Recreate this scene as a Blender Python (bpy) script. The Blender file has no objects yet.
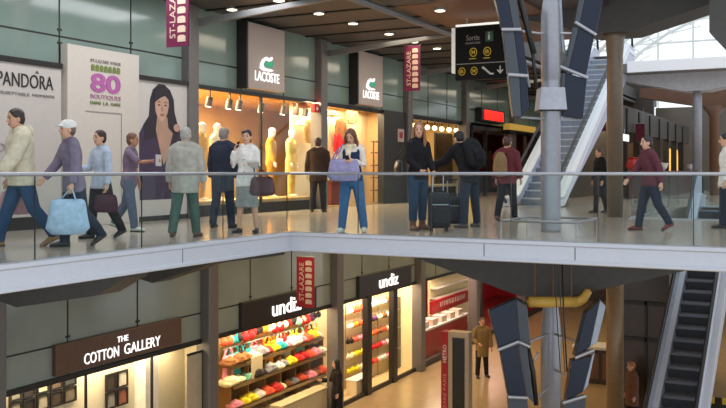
import bpy, bmesh, math, random
from mathutils import Vector, Matrix
random.seed(7)
SC = bpy.context.scene
COL = SC.collection
PI = math.pi
V3 = Vector
FPX, CX, HY, EYE = 890.0, 363.0, 172.0, 1.0
TH = math.atan2(460, 890); SN, CS = math.sin(TH), math.cos(TH)

# ---------------------------------------------------------------- measuring helpers
def W(u, v, z=0.0):            # u runs away along the shopfronts, v runs from the viewer's rail towards them
    return Vector((-v, u, z))
def ground(px, py, z=0.0):     # spot on a level at height z
    Yc = (EYE - z) * FPX / (py - HY); xc = (px - CX) / FPX * Yc
    return Vector((xc * CS - SN * Yc, xc * SN + CS * Yc, z))
def UF(px, v):                 # position along a shopfront plane
    t = (px - CX) / FPX
    return v * (CS + t * SN) / (SN - t * CS)
def ceil_pt(px, py, z):
    return ground(px, py, z)

# ---------------------------------------------------------------- materials
def lin(h):
    h = h.lstrip('#'); c = [int(h[i:i + 2], 16) / 255 for i in (0, 2, 4)]
    return tuple(x / 12.92 if x <= .04045 else ((x + .055) / 1.055) ** 2.4 for x in c) + (1,)
MATS = {}
def mat(name, hexc, rough=.5, metal=0., var=.08, scale=9., bump=0., emit=0., spec=.5, coat=0.):
    if name in MATS: return MATS[name]
    m = bpy.data.materials.new(name); m.use_nodes = True
    nt = m.node_tree; b = nt.nodes['Principled BSDF']; c = lin(hexc)
    tc = nt.nodes.new('ShaderNodeTexCoord')
    no = nt.nodes.new('ShaderNodeTexNoise'); no.inputs['Scale'].default_value = scale; no.inputs['Detail'].default_value = 3
    nt.links.new(tc.outputs['Object'], no.inputs['Vector'])
    ra = nt.nodes.new('ShaderNodeValToRGB')
    ra.color_ramp.elements[0].position = .3; ra.color_ramp.elements[1].position = .7
    ra.color_ramp.elements[0].color = tuple(x * (1 - var) for x in c[:3]) + (1,)
    ra.color_ramp.elements[1].color = tuple(min(1, x * (1 + var)) for x in c[:3]) + (1,)
    nt.links.new(no.outputs['Fac'], ra.inputs['Fac']); nt.links.new(ra.outputs['Color'], b.inputs['Base Color'])
    b.inputs['Roughness'].default_value = rough; b.inputs['Metallic'].default_value = metal
    b.inputs['Specular IOR Level'].default_value = spec
    if coat: b.inputs['Coat Weight'].default_value = coat
    if bump:
        bp = nt.nodes.new('ShaderNodeBump'); bp.inputs['Strength'].default_value = bump; bp.inputs['Distance'].default_value = .02
        nt.links.new(no.outputs['Fac'], bp.inputs['Height']); nt.links.new(bp.outputs['Normal'], b.inputs['Normal'])
    if emit:
        b.inputs['Emission Color'].default_value = c; b.inputs['Emission Strength'].default_value = emit
    MATS[name] = m; return m
def glass(name, tint, refl=.06, rough=.02, edge=.5):
    if name in MATS: return MATS[name]
    m = bpy.data.materials.new(name); m.use_nodes = True; nt = m.node_tree
    for n in list(nt.nodes): nt.nodes.remove(n)
    o = nt.nodes.new('ShaderNodeOutputMaterial'); tr = nt.nodes.new('ShaderNodeBsdfTransparent'); tr.inputs['Color'].default_value = tint
    gl = nt.nodes.new('ShaderNodeBsdfGlossy'); gl.inputs['Roughness'].default_value = rough
    lw = nt.nodes.new('ShaderNodeLayerWeight'); lw.inputs['Blend'].default_value = .5
    pw = nt.nodes.new('ShaderNodeMath'); pw.operation = 'POWER'; pw.inputs[1].default_value = 4; nt.links.new(lw.outputs['Facing'], pw.inputs[0])
    ma = nt.nodes.new('ShaderNodeMath'); ma.operation = 'MULTIPLY_ADD'; ma.inputs[1].default_value = edge; ma.inputs[2].default_value = refl
    nt.links.new(pw.outputs[0], ma.inputs[0])
    mx = nt.nodes.new('ShaderNodeMixShader')
    nt.links.new(ma.outputs[0], mx.inputs['Fac']); nt.links.new(tr.outputs[0], mx.inputs[1]); nt.links.new(gl.outputs[0], mx.inputs[2])
    nt.links.new(mx.outputs[0], o.inputs['Surface']); MATS[name] = m; return m
def tiles(name, hexc, grout, w, h, rough=.25, var=.06, spec=.5):
    if name in MATS: return MATS[name]
    m = mat(name, hexc, rough, var=var, scale=1.3, spec=spec); nt = m.node_tree; b = nt.nodes['Principled BSDF']
    tc = [n for n in nt.nodes if n.type == 'TEX_COORD'][0]; ra = [n for n in nt.nodes if n.type == 'VALTORGB'][0]
    br = nt.nodes.new('ShaderNodeTexBrick'); br.offset = 0; br.inputs['Scale'].default_value = 1
    br.inputs['Brick Width'].default_value = w; br.inputs['Row Height'].default_value = h; br.inputs['Mortar Size'].default_value = .006
    br.inputs['Mortar'].default_value = lin(grout)
    nt.links.new(tc.outputs['Object'], br.inputs['Vector']); nt.links.new(ra.outputs['Color'], br.inputs['Color1']); nt.links.new(ra.outputs['Color'], br.inputs['Color2'])
    nt.links.new(br.outputs['Color'], b.inputs['Base Color']); return m

# ---------------------------------------------------------------- mesh builder
class MB:
    def __init__(s): s.v = []; s.f = []; s.mi = []; s.m = 0
    def add(s, vs, fs):
        n = len(s.v); s.v += [Vector(p) for p in vs]
        for f in fs: s.f.append([i + n for i in f]); s.mi.append(s.m)
        return s
    def box(s, x0, x1, y0, y1, z0, z1):
        x0, x1 = min(x0, x1), max(x0, x1); y0, y1 = min(y0, y1), max(y0, y1); z0, z1 = min(z0, z1), max(z0, z1)
        return s.add([(x0, y0, z0), (x1, y0, z0), (x1, y1, z0), (x0, y1, z0), (x0, y0, z1), (x1, y0, z1), (x1, y1, z1), (x0, y1, z1)],
                     [(0, 3, 2, 1), (4, 5, 6, 7), (0, 1, 5, 4), (1, 2, 6, 5), (2, 3, 7, 6), (3, 0, 4, 7)])
    def uv(s, u0, u1, v0, v1, z0, z1):
        return s.box(-v0, -v1, u0, u1, z0, z1)
    def obox(s, M, sx, sy, sz):      # box centred on matrix M
        h = [(-1, -1, -1), (1, -1, -1), (1, 1, -1), (-1, 1, -1), (-1, -1, 1), (1, -1, 1), (1, 1, 1), (-1, 1, 1)]
        return s.add([M @ Vector((a * sx / 2, b * sy / 2, c * sz / 2)) for a, b, c in h],
                     [(0, 3, 2, 1), (4, 5, 6, 7), (0, 1, 5, 4), (1, 2, 6, 5), (2, 3, 7, 6), (3, 0, 4, 7)])
    def hexa(s, q0, q1):             # two matching quads joined into a solid
        return s.add(list(q0) + list(q1), [(3, 2, 1, 0), (4, 5, 6, 7), (0, 1, 5, 4), (1, 2, 6, 5), (2, 3, 7, 6), (3, 0, 4, 7)])
    def prism(s, poly, d):           # polygon (list of points) pushed along vector d
        n = len(poly); d = Vector(d); P = [Vector(p) for p in poly]
        fs = [list(range(n))[::-1], list(range(n, 2 * n))] + [(i, (i + 1) % n, (i + 1) % n + n, i + n) for i in range(n)]
        return s.add(P + [p + d for p in P], fs)
    def loft(s, pts, rad, ref=(1, 0, 0), n=14, dome=.5):
        pts = [Vector(p) for p in pts]; rad = [r if isinstance(r, (tuple, list)) else (r, r) for r in rad]; vs = []; fs = []
        ref = Vector(ref)
        for i, p in enumerate(pts):
            t = (pts[min(i + 1, len(pts) - 1)] - pts[max(i - 1, 0)]).normalized()
            a = ref - t * ref.dot(t)
            if a.length < 1e-3: a = Vector((0, 1, 0)) - t * t.y
            if a.length < 1e-3: a = Vector((0, 0, 1))
            a.normalize(); b = t.cross(a)
            for k in range(n):
                w = 2 * PI * k / n; vs.append(p + a * math.cos(w) * rad[i][0] + b * math.sin(w) * rad[i][1])
        for i in range(len(pts) - 1):
            for k in range(n):
                fs.append((i * n + k, i * n + (k + 1) % n, (i + 1) * n + (k + 1) % n, (i + 1) * n + k))
        t0 = (pts[0] - pts[1]).normalized() * min(rad[0]) * dome; t1 = (pts[-1] - pts[-2]).normalized() * min(rad[-1]) * dome
        vs += [pts[0] + t0, pts[-1] + t1]; c0 = len(vs) - 2; c1 = c0 + 1; o = (len(pts) - 1) * n
        for k in range(n): fs += [(c0, (k + 1) % n, k), (c1, o + k, o + (k + 1) % n)]
        return s.add(vs, fs)
    def tube(s, p0, p1, r, n=12): return s.loft([p0, p1], [r, r], ref=(.577, .3, .2), n=n, dome=0)
    def path(s, pts, r, n=8): return s.loft(pts, [r] * len(pts), ref=(.31, .57, .21), n=n, dome=0)
    def ell(s, c, rx, ry, rz, n=12, m=8, M=None):
        c = Vector(c); vs = []; fs = []
        for i in range(1, m):
            a = PI * i / m
            for k in range(n):
                w = 2 * PI * k / n; p = Vector((rx * math.sin(a) * math.cos(w), ry * math.sin(a) * math.sin(w), -rz * math.cos(a)))
                vs.append(c + (M @ p if M else p))
        for i in range(m - 2):
            for k in range(n): fs.append((i * n + k, i * n + (k + 1) % n, (i + 1) * n + (k + 1) % n, (i + 1) * n + k))
        e0 = Vector((0, 0, -rz)); vs += [c + (M @ e0 if M else e0), c - (M @ e0 if M else e0)]; c0 = len(vs) - 2
        for k in range(n): fs += [(c0, (k + 1) % n, k), (c0 + 1, (m - 2) * n + k, (m - 2) * n + (k + 1) % n)]
        return s.add(vs, fs)
    def mesh(s, off, name):
        me = bpy.data.meshes.new(name); me.from_pydata([tuple(p - off) for p in s.v], [], s.f); me.validate(); me.update(); return me
    def build(s, name, material, parent=None, local=False, smooth=False, bevel=0, kind=None, label=None, cat=None, group=None, voxel=0, sm=2):
        off = Vector((0, 0, 0)); loc = Vector((0, 0, 0))
        if parent is not None and not local:
            q = parent
            while q is not None: off += q.location; q = q.parent
        elif parent is None and not local:
            xs = [p.x for p in s.v]; ys = [p.y for p in s.v]
            off = loc = Vector(((min(xs) + max(xs)) / 2, (min(ys) + max(ys)) / 2, min(p.z for p in s.v)))
        o = bpy.data.objects.new(name, s.mesh(off, name)); o.location = loc; COL.objects.link(o)
        for q in (material if isinstance(material, (list, tuple)) else [material]): o.data.materials.append(q)
        if isinstance(material, (list, tuple)):
            for p, i in zip(o.data.polygons, s.mi): p.material_index = i
        if parent is not None: o.parent = parent
        if smooth or voxel:
            for p in o.data.polygons: p.use_smooth = True
        if voxel:
            r = o.modifiers.new('r', 'REMESH'); r.mode = 'VOXEL'; r.voxel_size = voxel; r.use_smooth_shade = True
            if sm: q = o.modifiers.new('s', 'SMOOTH'); q.factor = .5; q.iterations = sm
        elif bevel:
            q = o.modifiers.new('b', 'BEVEL'); q.width = bevel; q.segments = 2; q.limit_method = 'ANGLE'
        tag(o, label, cat, group, kind); return o
def tag(o, label=None, cat=None, group=None, kind=None):
    for k, w in (('label', label), ('category', cat), ('group', group), ('kind', kind)):
        if w: o[k] = w
    return o
def thing(name, label, cat, loc=(0, 0, 0), rz=0., group=None):
    o = bpy.data.objects.new(name, None); COL.objects.link(o); o.location = Vector(loc); o.rotation_euler = (0, 0, rz); o.empty_display_size = .2
    return tag(o, label, cat, group)
def dup(root, label=None, group=None):
    c = root.copy(); COL.objects.link(c)
    for ch in list(root.children):
        d = ch.copy(); COL.objects.link(d); d.parent = c
        for g in list(ch.children):
            e = g.copy(); COL.objects.link(e); e.parent = d
    if label: c['label'] = label
    if group: c['group'] = group
    return c
FACE = Matrix(((0, 0, 1), (1, 0, 0), (0, 1, 0)))        # lettering on a shopfront: reads along +u, faces the atrium
FRONT = Matrix(((1, 0, 0), (0, 0, -1), (0, 1, 0)))      # lettering facing down the hall (-Y)
def text_mb(body, R, origin, w, h, depth=.02, bold=0., shear=0.):
    """lettering fitted into a w x h rectangle whose lower left corner is origin"""
    cu = bpy.data.curves.new('t', 'FONT'); cu.body = body; cu.resolution_u = 3; cu.offset = bold; cu.extrude = .01; cu.shear = shear
    o = bpy.data.objects.new('t', cu); COL.objects.link(o); bpy.context.view_layer.update()
    me = bpy.data.meshes.new_from_object(o.evaluated_get(bpy.context.evaluated_depsgraph_get()))
    mb = MB(); vs = [v.co.copy() for v in me.vertices]
    if vs:
        x0, x1 = min(p.x for p in vs), max(p.x for p in vs); y0, y1 = min(p.y for p in vs), max(p.y for p in vs)
        R3 = R.to_3x3(); og = Vector(origin)
        out = [og + R3 @ Vector(((p.x - x0) / (x1 - x0) * w, (p.y - y0) / (y1 - y0) * h, (p.z + .01) / .02 * depth)) for p in vs]
        mb.add(out, [list(p.vertices) for p in me.polygons])
    bpy.data.objects.remove(o); bpy.data.curves.remove(cu); bpy.data.meshes.remove(me); return mb
def join(*mbs):
    r = MB()
    for m in mbs: r.add(m.v, m.f)
    return r
def ordinal(i): return ['first', 'second', 'third', 'fourth', 'fifth', 'sixth', 'seventh', 'eighth', 'ninth', 'tenth', 'eleventh', 'twelfth', 'thirteenth', 'fourteenth', 'fifteenth', 'sixteenth'][i]
RV = Vector((CS, SN, 0)); FW = Vector((-SN, CS, 0))
# ---------------------------------------------------------------- people
SKIN = mat('skin', 'd3a285', .5, var=.04, scale=30)
SKIND = mat('skin_tan', 'b98468', .5, var=.04, scale=30)
EYEM = mat('eye_dark', '241a15', .2); LIPM = mat('lips', 'a8544c', .4)
def cloth(h, rough=.85, bump=.25, var=.14): return mat('cloth_' + h + str(int(rough * 100)), h, rough, var=var, scale=14, bump=bump, spec=.25)
def hairm(h): return mat('hair_' + h, h, .45, var=.3, scale=40, bump=.4)
def interp(tab, z):
    if z <= tab[0][0]: return tab[0][1]
    for (a, ra), (b, rb) in zip(tab, tab[1:]):
        if z <= b:
            f = (z - a) / (b - a); return (ra[0] + (rb[0] - ra[0]) * f, ra[1] + (rb[1] - ra[1]) * f)
    return tab[-1][1]
TF = [(-.09, (.12, .09)), (-.04, (.168, .118)), (.08, (.145, .102)), (.19, (.118, .088)), (.33, (.14, .112)), (.43, (.148, .1)), (.50, (.14, .072)), (.55, (.07, .055)), (.585, (.046, .05)), (.65, (.046, .05))]
TM = [(-.09, (.12, .09)), (-.04, (.162, .112)), (.08, (.15, .105)), (.19, (.145, .1)), (.33, (.17, .115)), (.43, (.178, .105)), (.50, (.165, .075)), (.55, (.08, .06)), (.585, (.056, .058)), (.65, (.056, .058))]
def frame_to_cam(loc, turn):
    d = Vector((-loc.x, -loc.y, 0)).normalized(); return math.atan2(d.y, d.x) - PI / 2 + math.radians(turn)
def person(label, loc, turn=0, H=1.7, sex='f', lean=0, legs=((3, 3, 2), (-2, 3, 2)), arms=None, head=(0, 0), hair=('short', '2a1c14'),
           top=None, bottom=None, shoes=None, skin=None, foot=(0, 0), vox=.0075, curl=25, cap=None, extra=None, name='person', cat='person', group=None, rz=None, faceless=False):
    s = H / 1.7; sk = skin or SKIN; T = TF if sex == 'f' else TM; shx = .15 if sex == 'f' else .178
    rzv = frame_to_cam(Vector(loc), turn) if rz is None else rz
    Rl = Matrix.Rotation(math.radians(-lean), 3, 'X'); hip0 = Vector((0, 0, .90))
    J = {}
    # legs (right first)
    low = 9
    for i, sd in enumerate((1, -1)):
        a, b, k = legs[i]
        hip = hip0 + Vector((sd * .088, 0, -.02)); dr = lambda q: Vector((sd * math.sin(math.radians(b)), math.sin(math.radians(q)), -math.cos(math.radians(q)) * math.cos(math.radians(b)))).normalized()
        kn = hip + dr(a) * .40; an = kn + dr(a - k) * .40
        J['hip%d' % i], J['kn%d' % i], J['an%d' % i] = hip, kn, an
        fp = math.radians(foot[i]); fd = Vector((sd * .17, math.cos(fp), -math.sin(fp))).normalized(); J['fd%d' % i] = fd
        low = min(low, an.z - .08, (an + fd * .16).z - .035)
    sh = Vector((0, 0, -low))
    for k_ in list(J):
        if not k_.startswith('fd'): J[k_] = J[k_] + sh
    hip0 = hip0 + sh
    TP = lambda x, y, z: hip0 + Rl @ Vector((x, y, z))
    arms = arms or (((.18, .05, -1), (.1, .2, -1)), ((.18, .05, -1), (.1, .2, -1)))
    for i, sd in enumerate((1, -1)):
        ua, fa = Vector(arms[i][0]), Vector(arms[i][1]); ua.x *= sd; fa.x *= sd; ua.normalize(); fa.normalize()
        shp = TP(sd * shx, 0, .485); el = shp + ua * .285; wr = el + fa * .25
        J['sh%d' % i], J['el%d' % i], J['wr%d' % i], J['fa%d' % i] = shp, el, wr, fa
    Hm = Matrix.Translation(TP(0, .015, .59)) @ (Matrix.Rotation(math.radians(head[0]), 4, 'Z') @ Matrix.Rotation(math.radians(-head[1]), 4, 'X')).to_4x4() @ Matrix.Translation((0, .012, .105))
    mats = {}
    B = MB()
    zs = [t[0] for t in T]
    B.loft([TP(0, 0, z) for z in zs], [t[1] for t in T], n=18, dome=.05)
    B.loft([TP(0, 0, .50), TP(0, .01, .62)], [(.055, .055), (.047, .052)])
    hr = [(-.114, .022, .028, .042), (-.098, .044, .048, .036), (-.065, .058, .07, .022), (-.02, .068, .086, .01), (.03, .075, .096, 0), (.07, .07, .088, -.004), (.1, .048, .06, -.006), (.114, .02, .026, -.006)]
    B.loft([Hm @ Vector((0, y, z)) for z, rx, ry, y in hr], [(rx, ry) for z, rx, ry, y in hr], ref=(Hm.to_3x3() @ Vector((1, 0, 0))), n=18)
    HR3 = Hm.to_3x3()
    if not faceless:
        B.loft([Hm @ Vector((0, .092, .012)), Hm @ Vector((0, .106, -.02)), Hm @ Vector((0, .104, -.034))], [.009, .0135, .015], ref=HR3 @ Vector((1, 0, 0)), n=8)
        for sd in (1, -1): B.ell(Hm @ Vector((sd * .075, -.004, -.012)), .012, .022, .034, M=HR3)
    for i, sd in enumerate((1, -1)):
        shp, el, wr, fa = J['sh%d' % i], J['el%d' % i], J['wr%d' % i], J['fa%d' % i]; g = 1. if sex == 'f' else 1.15
        B.loft([shp - (el - shp) * .08, shp.lerp(el, .35), el, el.lerp(wr, .3), wr], [.047 * g, .045 * g, .036 * g, .037 * g, (.026 * g, .022 * g)], ref=(0, 1, 0))
        n = Vector((-sd, .25, 0)); n = n - fa * n.dot(fa)
        if n.length < .2: n = Vector((0, 0, -1)) - fa * -fa.z
        n.normalize(); a = n.cross(fa); a = a if a.y >= -.2 else -a
        B.loft([wr - fa * .01, wr + fa * .045, wr + fa * .088], [(.024, .02), (.036, .016), (.034, .014)], ref=a)
        cu = math.radians(curl)
        for q, L in enumerate((.068, .076, .07, .054)):
            b0 = wr + fa * .08 + a * (.027 - .018 * q)
            d1 = fa * math.cos(cu) + n * math.sin(cu); d2 = fa * math.cos(2.1 * cu) + n * math.sin(2.1 * cu)
            B.loft([b0, b0 + d1 * L * .5, b0 + d1 * L * .5 + d2 * L * .5], [.0095, .009, .0075], n=8, ref=a)
        tb = wr + fa * .025 + a * .024; td = (fa * .75 + a * .6 + n * .35).normalized(); td2 = (fa * .9 + n * .4).normalized()
        B.loft([tb, tb + td * .04, tb + td * .04 + td2 * .032], [.0125, .0105, .009], n=8, ref=n)
        hip, kn, an, fd = J['hip%d' % i], J['kn%d' % i], J['an%d' % i], J['fd%d' % i]
        B.loft([hip + Vector((0, 0, .03)), hip.lerp(kn, .3), kn, kn.lerp(an, .3) + Vector((0, -.012, 0)), an.lerp(kn, .1), an - Vector((0, 0, .02))], [(.082, .085), (.08, .082), (.054, .056), (.053, .056), (.036, .038), (.038, .045)], ref=(1, 0, 0))
        sl = Vector((0, 0, -.045))
        B.loft([an - fd * .05 + sl * .7, an + fd * .05 + sl * .7, an + fd * .11 + sl, an + fd * .16 + sl * 1.15], [(.03, .035), (.036, .035), (.042, .024), (.03, .014)], ref=(1, 0, 0))
    def fin(mb, nm, m, vx, par=None, sm=3, extra_label=None):
        for p in mb.v: p *= s
        return mb.build(nm, m, par, local=True, voxel=vx * s if vx else 0, smooth=True, sm=sm, label=extra_label)
    body = fin(B, name, sk, vox, None, 2)
    body.location = Vector(loc); body.rotation_euler = (0, 0, rzv); tag(body, label, cat, group)
    if not faceless:
        for sd in (1, -1):
            fin(MB().ell(Hm @ Vector((sd * .03, .084, .006)), .013, .008, .008, M=HR3), 'eye', EYEM, 0, body)
            fin(MB().loft([Hm @ Vector((sd * .016, .092, .026)), Hm @ Vector((sd * .032, .091, .031)), Hm @ Vector((sd * .047, .082, .026))], [.004, .0045, .003], n=6), 'eyebrow', hairm(hair[1]) if hair else EYEM, 0, body)
        fin(MB().ell(Hm @ Vector((0, .09, -.062)), .022, .008, .008, M=HR3), 'mouth', LIPM, 0, body)
    if hair and hair[0] != 'none':
        h = MB(); X1 = HR3 @ Vector((1, 0, 0))
        h.ell(Hm @ Vector((0, -.014, .046)), .087, .103, .088, M=HR3, n=16, m=10); h.ell(Hm @ Vector((0, -.04, .0)), .084, .076, .09, M=HR3)
        if hair[0] == 'short': h.ell(Hm @ Vector((0, -.045, -.03)), .07, .06, .07, M=HR3)
        if hair[0] == 'fringe':
            h.ell(Hm @ Vector((0, -.04, -.03)), .078, .07, .085, M=HR3); h.ell(Hm @ Vector((.02, .06, .08)), .06, .038, .026, M=HR3)
        if hair[0] == 'long':
            ln = hair[2] if len(hair) > 2 else .3
            h.loft([Hm @ Vector((0, -.05, .05)), Hm @ Vector((0, -.06, -.08)), Hm @ Vector((0, -.065, -.18)), Hm @ Vector((0, -.06, -ln))], [(.085, .05), (.095, .045), (.11, .04), (.085, .025)], ref=X1)
            for sd in (1, -1):
                h.loft([Hm @ Vector((sd * .045, .055, .085)), Hm @ Vector((sd * .085, .03, .02)), Hm @ Vector((sd * .092, .02, -.09)), Hm @ Vector((sd * .1, .025, -.19)), Hm @ Vector((sd * .085, .03, -ln * .92))], [.02, (.02, .035), (.026, .04), (.034, .035), .02], ref=X1, n=10)
        if hair[0] == 'bun': h.ell(Hm @ Vector((0, -.12, .06)), .045, .045, .045, M=HR3)
        fin(h, 'hair', hairm(hair[1]), .011, body)
    if cap:
        c = MB(); c.ell(Hm @ Vector((0, -.008, .06)), .1, .118, .078, M=HR3, n=16); c.ell(Hm @ Vector((0, .1, .045)), .075, .08, .012, M=HR3)
        fin(c, 'cap', cloth(cap), .01, body)
    def grow(z, e):
        r = interp(T, max(z, -.04)); return (r[0] + e, r[1] + e)
    if top:
        g = MB(); hem, e, sl = top['hem'], top.get('e', .02), top.get('sl', .02); fl = top.get('flare', 0)
        zz = [z for z in (-.5, -.4, -.3, -.2, -.12, -.04, .08, .19, .33, .43, .495) if z > hem + .03]; zz = [hem] + zz
        def pos(z):
            p = TP(0, 0, z)
            if z < -.06:
                f = min(1, (-.06 - z) / .4); m_ = (J['kn0'] + J['kn1']) / 2; p = TP(0, 0, -.06) + Vector((m_.x * .5 * f, m_.y * .9 * f - TP(0, 0, -.06).y * 0 * f, z + .06)) if lean < 30 else p
            return p
        g.loft([pos(z) for z in zz], [(grow(z, e)[0] + max(0, -z) * fl, grow(z, e)[1] + max(0, -z) * fl) for z in zz], n=18, dome=.1)
        nk = top.get('neck', .565); g.loft([TP(0, 0, .46), TP(0, 0, .52), TP(0, .005, nk)], [(shx - .005, .085), (.105 + e * .5, .075), (.062 + e * .3, .062 + e * .3)], n=18, dome=.1)
        ends = top.get('sleeve', 1.)
        g.loft([TP(-shx * .92, -.005, .475), TP(-shx * .5, -.005, .515), TP(0, -.005, .53), TP(shx * .5, -.005, .515), TP(shx * .92, -.005, .475)], [.052 + sl, .058 + sl, .06 + sl * .6, .058 + sl, .052 + sl], ref=(0, 1, 0), n=12)
        for i, sd in enumerate((1, -1)):
            shp, el, wr = J['sh%d' % i], J['el%d' % i], J['wr%d' % i]; k = 1. if sex == 'f' else 1.12
            pts = [shp - Vector((sd * .03, 0, -.0)), shp + (el - shp) * .1, shp.lerp(el, .5), el]; rr = [.06 * k + sl * .6, .056 * k + sl, .048 * k + sl, .043 * k + sl]
            if ends > .5: pts += [el.lerp(wr, .5), el.lerp(wr, .97 if ends == 1 else ends)]; rr += [.038 * k + sl, .03 * k + sl]
            g.loft(pts, rr, ref=(0, 1, 0), dome=.15)
        if top.get('hood'): g.ell(TP(0, -.1, .53), .11, .075, .09)
        tp = fin(g, top.get('name', 'jacket'), top['m'], .012, body, 3, top.get('label'))
        if top.get('buttons'):
            for zb in (.02, .12, .22, .32): fin(MB().ell(TP(0, grow(zb, e)[1] + .002, zb), .01, .006, .01), 'button', mat('button_dark', '2b2723', .3), 0, tp)
        if top.get('collar'):
            c = MB()
            for sd in (1, -1): c.loft([TP(sd * .06, -.02, .57), TP(sd * .075, .045, .53), TP(sd * .05, .1, .44), TP(sd * .015, .125, .34)], [(.02, .03), (.028, .018), (.03, .014), (.012, .01)])
            fin(c, 'collar', top['collar'], .009, body)
    if bottom:
        g = MB(); e = bottom.get('e', .012)
        if bottom['kind'] == 'skirt':
            m_ = (J['kn0'] + J['kn1']) / 2; L = bottom['len']; pts = [TP(0, 0, .13), TP(0, 0, .04), TP(0, 0, -.06), hip0.lerp(m_, .55) + Vector((0, 0, -.06)), Vector((m_.x, m_.y, hip0.z - L))]
            g.loft(pts, [(.15, .11), (.17, .125), (.185, .14), (.19, .15), (.2, .16)], n=20, dome=.05); fin(g, 'skirt', bottom['m'], .012, body)
        else:
            g.loft([TP(0, 0, .13), TP(0, 0, .04), TP(0, 0, -.05), TP(0, 0, -.13), TP(0, 0, -.16)], [grow(.13, e), grow(.04, e), grow(-.04, e), (.155, .12), (.1, .085)], n=18, dome=.1)
            w = bottom.get('w', 1.)
            for i in (0, 1):
                hip, kn, an = J['hip%d' % i], J['kn%d' % i], J['an%d' % i]; en = an.lerp(kn, bottom.get('end', .02)) - Vector((0, 0, bottom.get('drop', .03)))
                g.loft([hip + Vector((0, 0, .02)), hip.lerp(kn, .3), kn, kn.lerp(an, .35), kn.lerp(an, .75), en], [(.095 + e * .5, .098 + e * .5), (.088 + e, .09 + e), (.064 * w + e, .068 * w + e), (.062 * w + e, .066 * w + e), (.054 * w + e, .058 * w + e), (.052 * w + e, .056 * w + e)], ref=(1, 0, 0), dome=.1)
            fin(g, bottom.get('name', 'trousers'), bottom['m'], .011, body)
    if shoes:
        for i in (0, 1):
            kn, an, fd = J['kn%d' % i], J['an%d' % i], J['fd%d' % i]; g = MB(); sl = Vector((0, 0, -.04)); side = Vector((1, 0, 0)); big = 1. if sex == 'f' else 1.1
            g.loft([an - fd * .07 + sl, an - fd * .02 + sl * .8, an + fd * .06 + sl * .9, an + fd * .13 + sl * 1.15, an + fd * .185 * big + sl * 1.25], [(.03, .036), (.042, .046), (.044, .04), (.05, .03), (.03, .02)], ref=side)
            if shoes[0] == 'boot': g.loft([an + sl * .6, an.lerp(kn, .3), an.lerp(kn, .75)], [(.05, .055), (.055, .06), (.066, .07)], ref=side, dome=.1)
            o = fin(g, 'boot' if shoes[0] == 'boot' else 'shoe', shoes[1], .009, body)
            q = MB(); fu = Vector((fd.x, fd.y, fd.z)); up = fu.cross(side).normalized() * -1
            q.loft([an - fd * .075 - Vector((0, 0, .07)), an + fd * .03 - Vector((0, 0, .07)), an + fd * .12 - Vector((0, 0, .07)) , an + fd * .19 * big - Vector((0, 0, .068))], [(.03, .011), (.036, .011), (.046, .011), (.024, .009)], ref=side, n=12)
            fin(q, 'sole', shoes[2] if len(shoes) > 2 else mat('sole_dark', '1c1a19', .7), 0, o)
    M = Matrix.Translation(Vector(loc)) @ Matrix.Rotation(rzv, 4, 'Z')
    return body, {k: (M @ (p * s)) if not k.startswith(('fd', 'fa')) else M.to_3x3() @ p for k, p in J.items()}, M, s, TP
def bag(label, name, c, w, h, d, m, yaw, strap=None, sm=None, cat='bag', soft=.02, sag=1.12):
    """soft bag; c = centre of its top edge, straps are paths in world points"""
    c = Vector(c); t = thing(name, label, cat, c - Vector((0, 0, h))); a = Vector((math.cos(yaw), math.sin(yaw), 0))
    mb = MB(); mb.loft([c - Vector((0, 0, h * f)) for f in (0, .12, .45, .8, .97)], [(w / 2 * .86, d / 2 * .35), (w / 2 * .92, d / 2 * .7), (w / 2, d / 2), (w / 2 * sag * .95, d / 2 * .95), (w / 2 * .85, d / 2 * .7)], ref=a, n=18, dome=.15)
    mb.build('body', m, t, voxel=.013, sm=3)
    for p in (strap or []): MB().path(p, .011).build('strap', sm or m, t, smooth=True)
    MB().tube(c + a * w * .36, c - a * w * .36, .012).build('top_seam', sm or m, t, smooth=True)
    return t
# ---------------------------------------------------------------- setting
VF, VL = 12.35, 12.0           # shopfront planes, upper and lower
VE, UE = 7.77, 12.4            # edges of the upper walkway round the atrium
ZL, ZC, Z2 = -5.6, 4.65, 5.6   # lower floor, upper ceiling, next level
M_TILE = tiles('floor_tile', 'b9aa9a', '9c8f82', .6, .6, .15, .05, spec=.8)
M_TILE2 = tiles('lower_floor_tile', 'b39a74', '9a8260', .9, .9, .2, .05)
M_FASC = mat('fascia_metal', 'c3c4cc', .35, .15, .02)
M_SOF = mat('soffit_dark', '4a4744', .6, 0, .08); M_CEIL = mat('ceiling_panel', '45413e', .55, 0, .08, 2)
M_WOOD = mat('wood_soffit', '6b4a36', .5, 0, .12, 3); M_BEAM = mat('beam_grey', '7d7c7c', .4, .3, .05)
M_COLF = mat('facade_column', '6f6a67', .45, .25, .05); M_STEEL = mat('brushed_steel', 'a9a9ae', .32, .7, .04)
M_COLS = mat('column_silver', '98989f', .38, .45, .05); M_COLB = mat('column_bronze', '7a6a5a', .42, .3, .06)
M_DARK = mat('dark_frame', '26221f', .4, .2, .05); M_BLACK = mat('black_rubber', '131313', .45)
M_CLAD = mat('cladding_glass', '7f9188', .12, 0, .1, .7, spec=.6); M_CLADL = mat('cladding_glass_lower', '8a9188', .12, 0, .12, .7, spec=.6)
M_WHITE = mat('white_paint', 'd9d5d0', .5, 0, .02); M_CREAM = mat('cream_wall', 'e2cfa8', .6, 0, .04)
M_GLASS = glass('railing_glass', (.93, .97, .965, 1), .008, .01, .25); M_SHOPG = glass('shop_glass', (.95, .96, .94, 1), .03, .01, .25)
def S(mb, name, m, label=None, parent=None, **k):
    return mb.build(name, m, parent, kind=None if parent else 'structure', label=label, **k)
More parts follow.
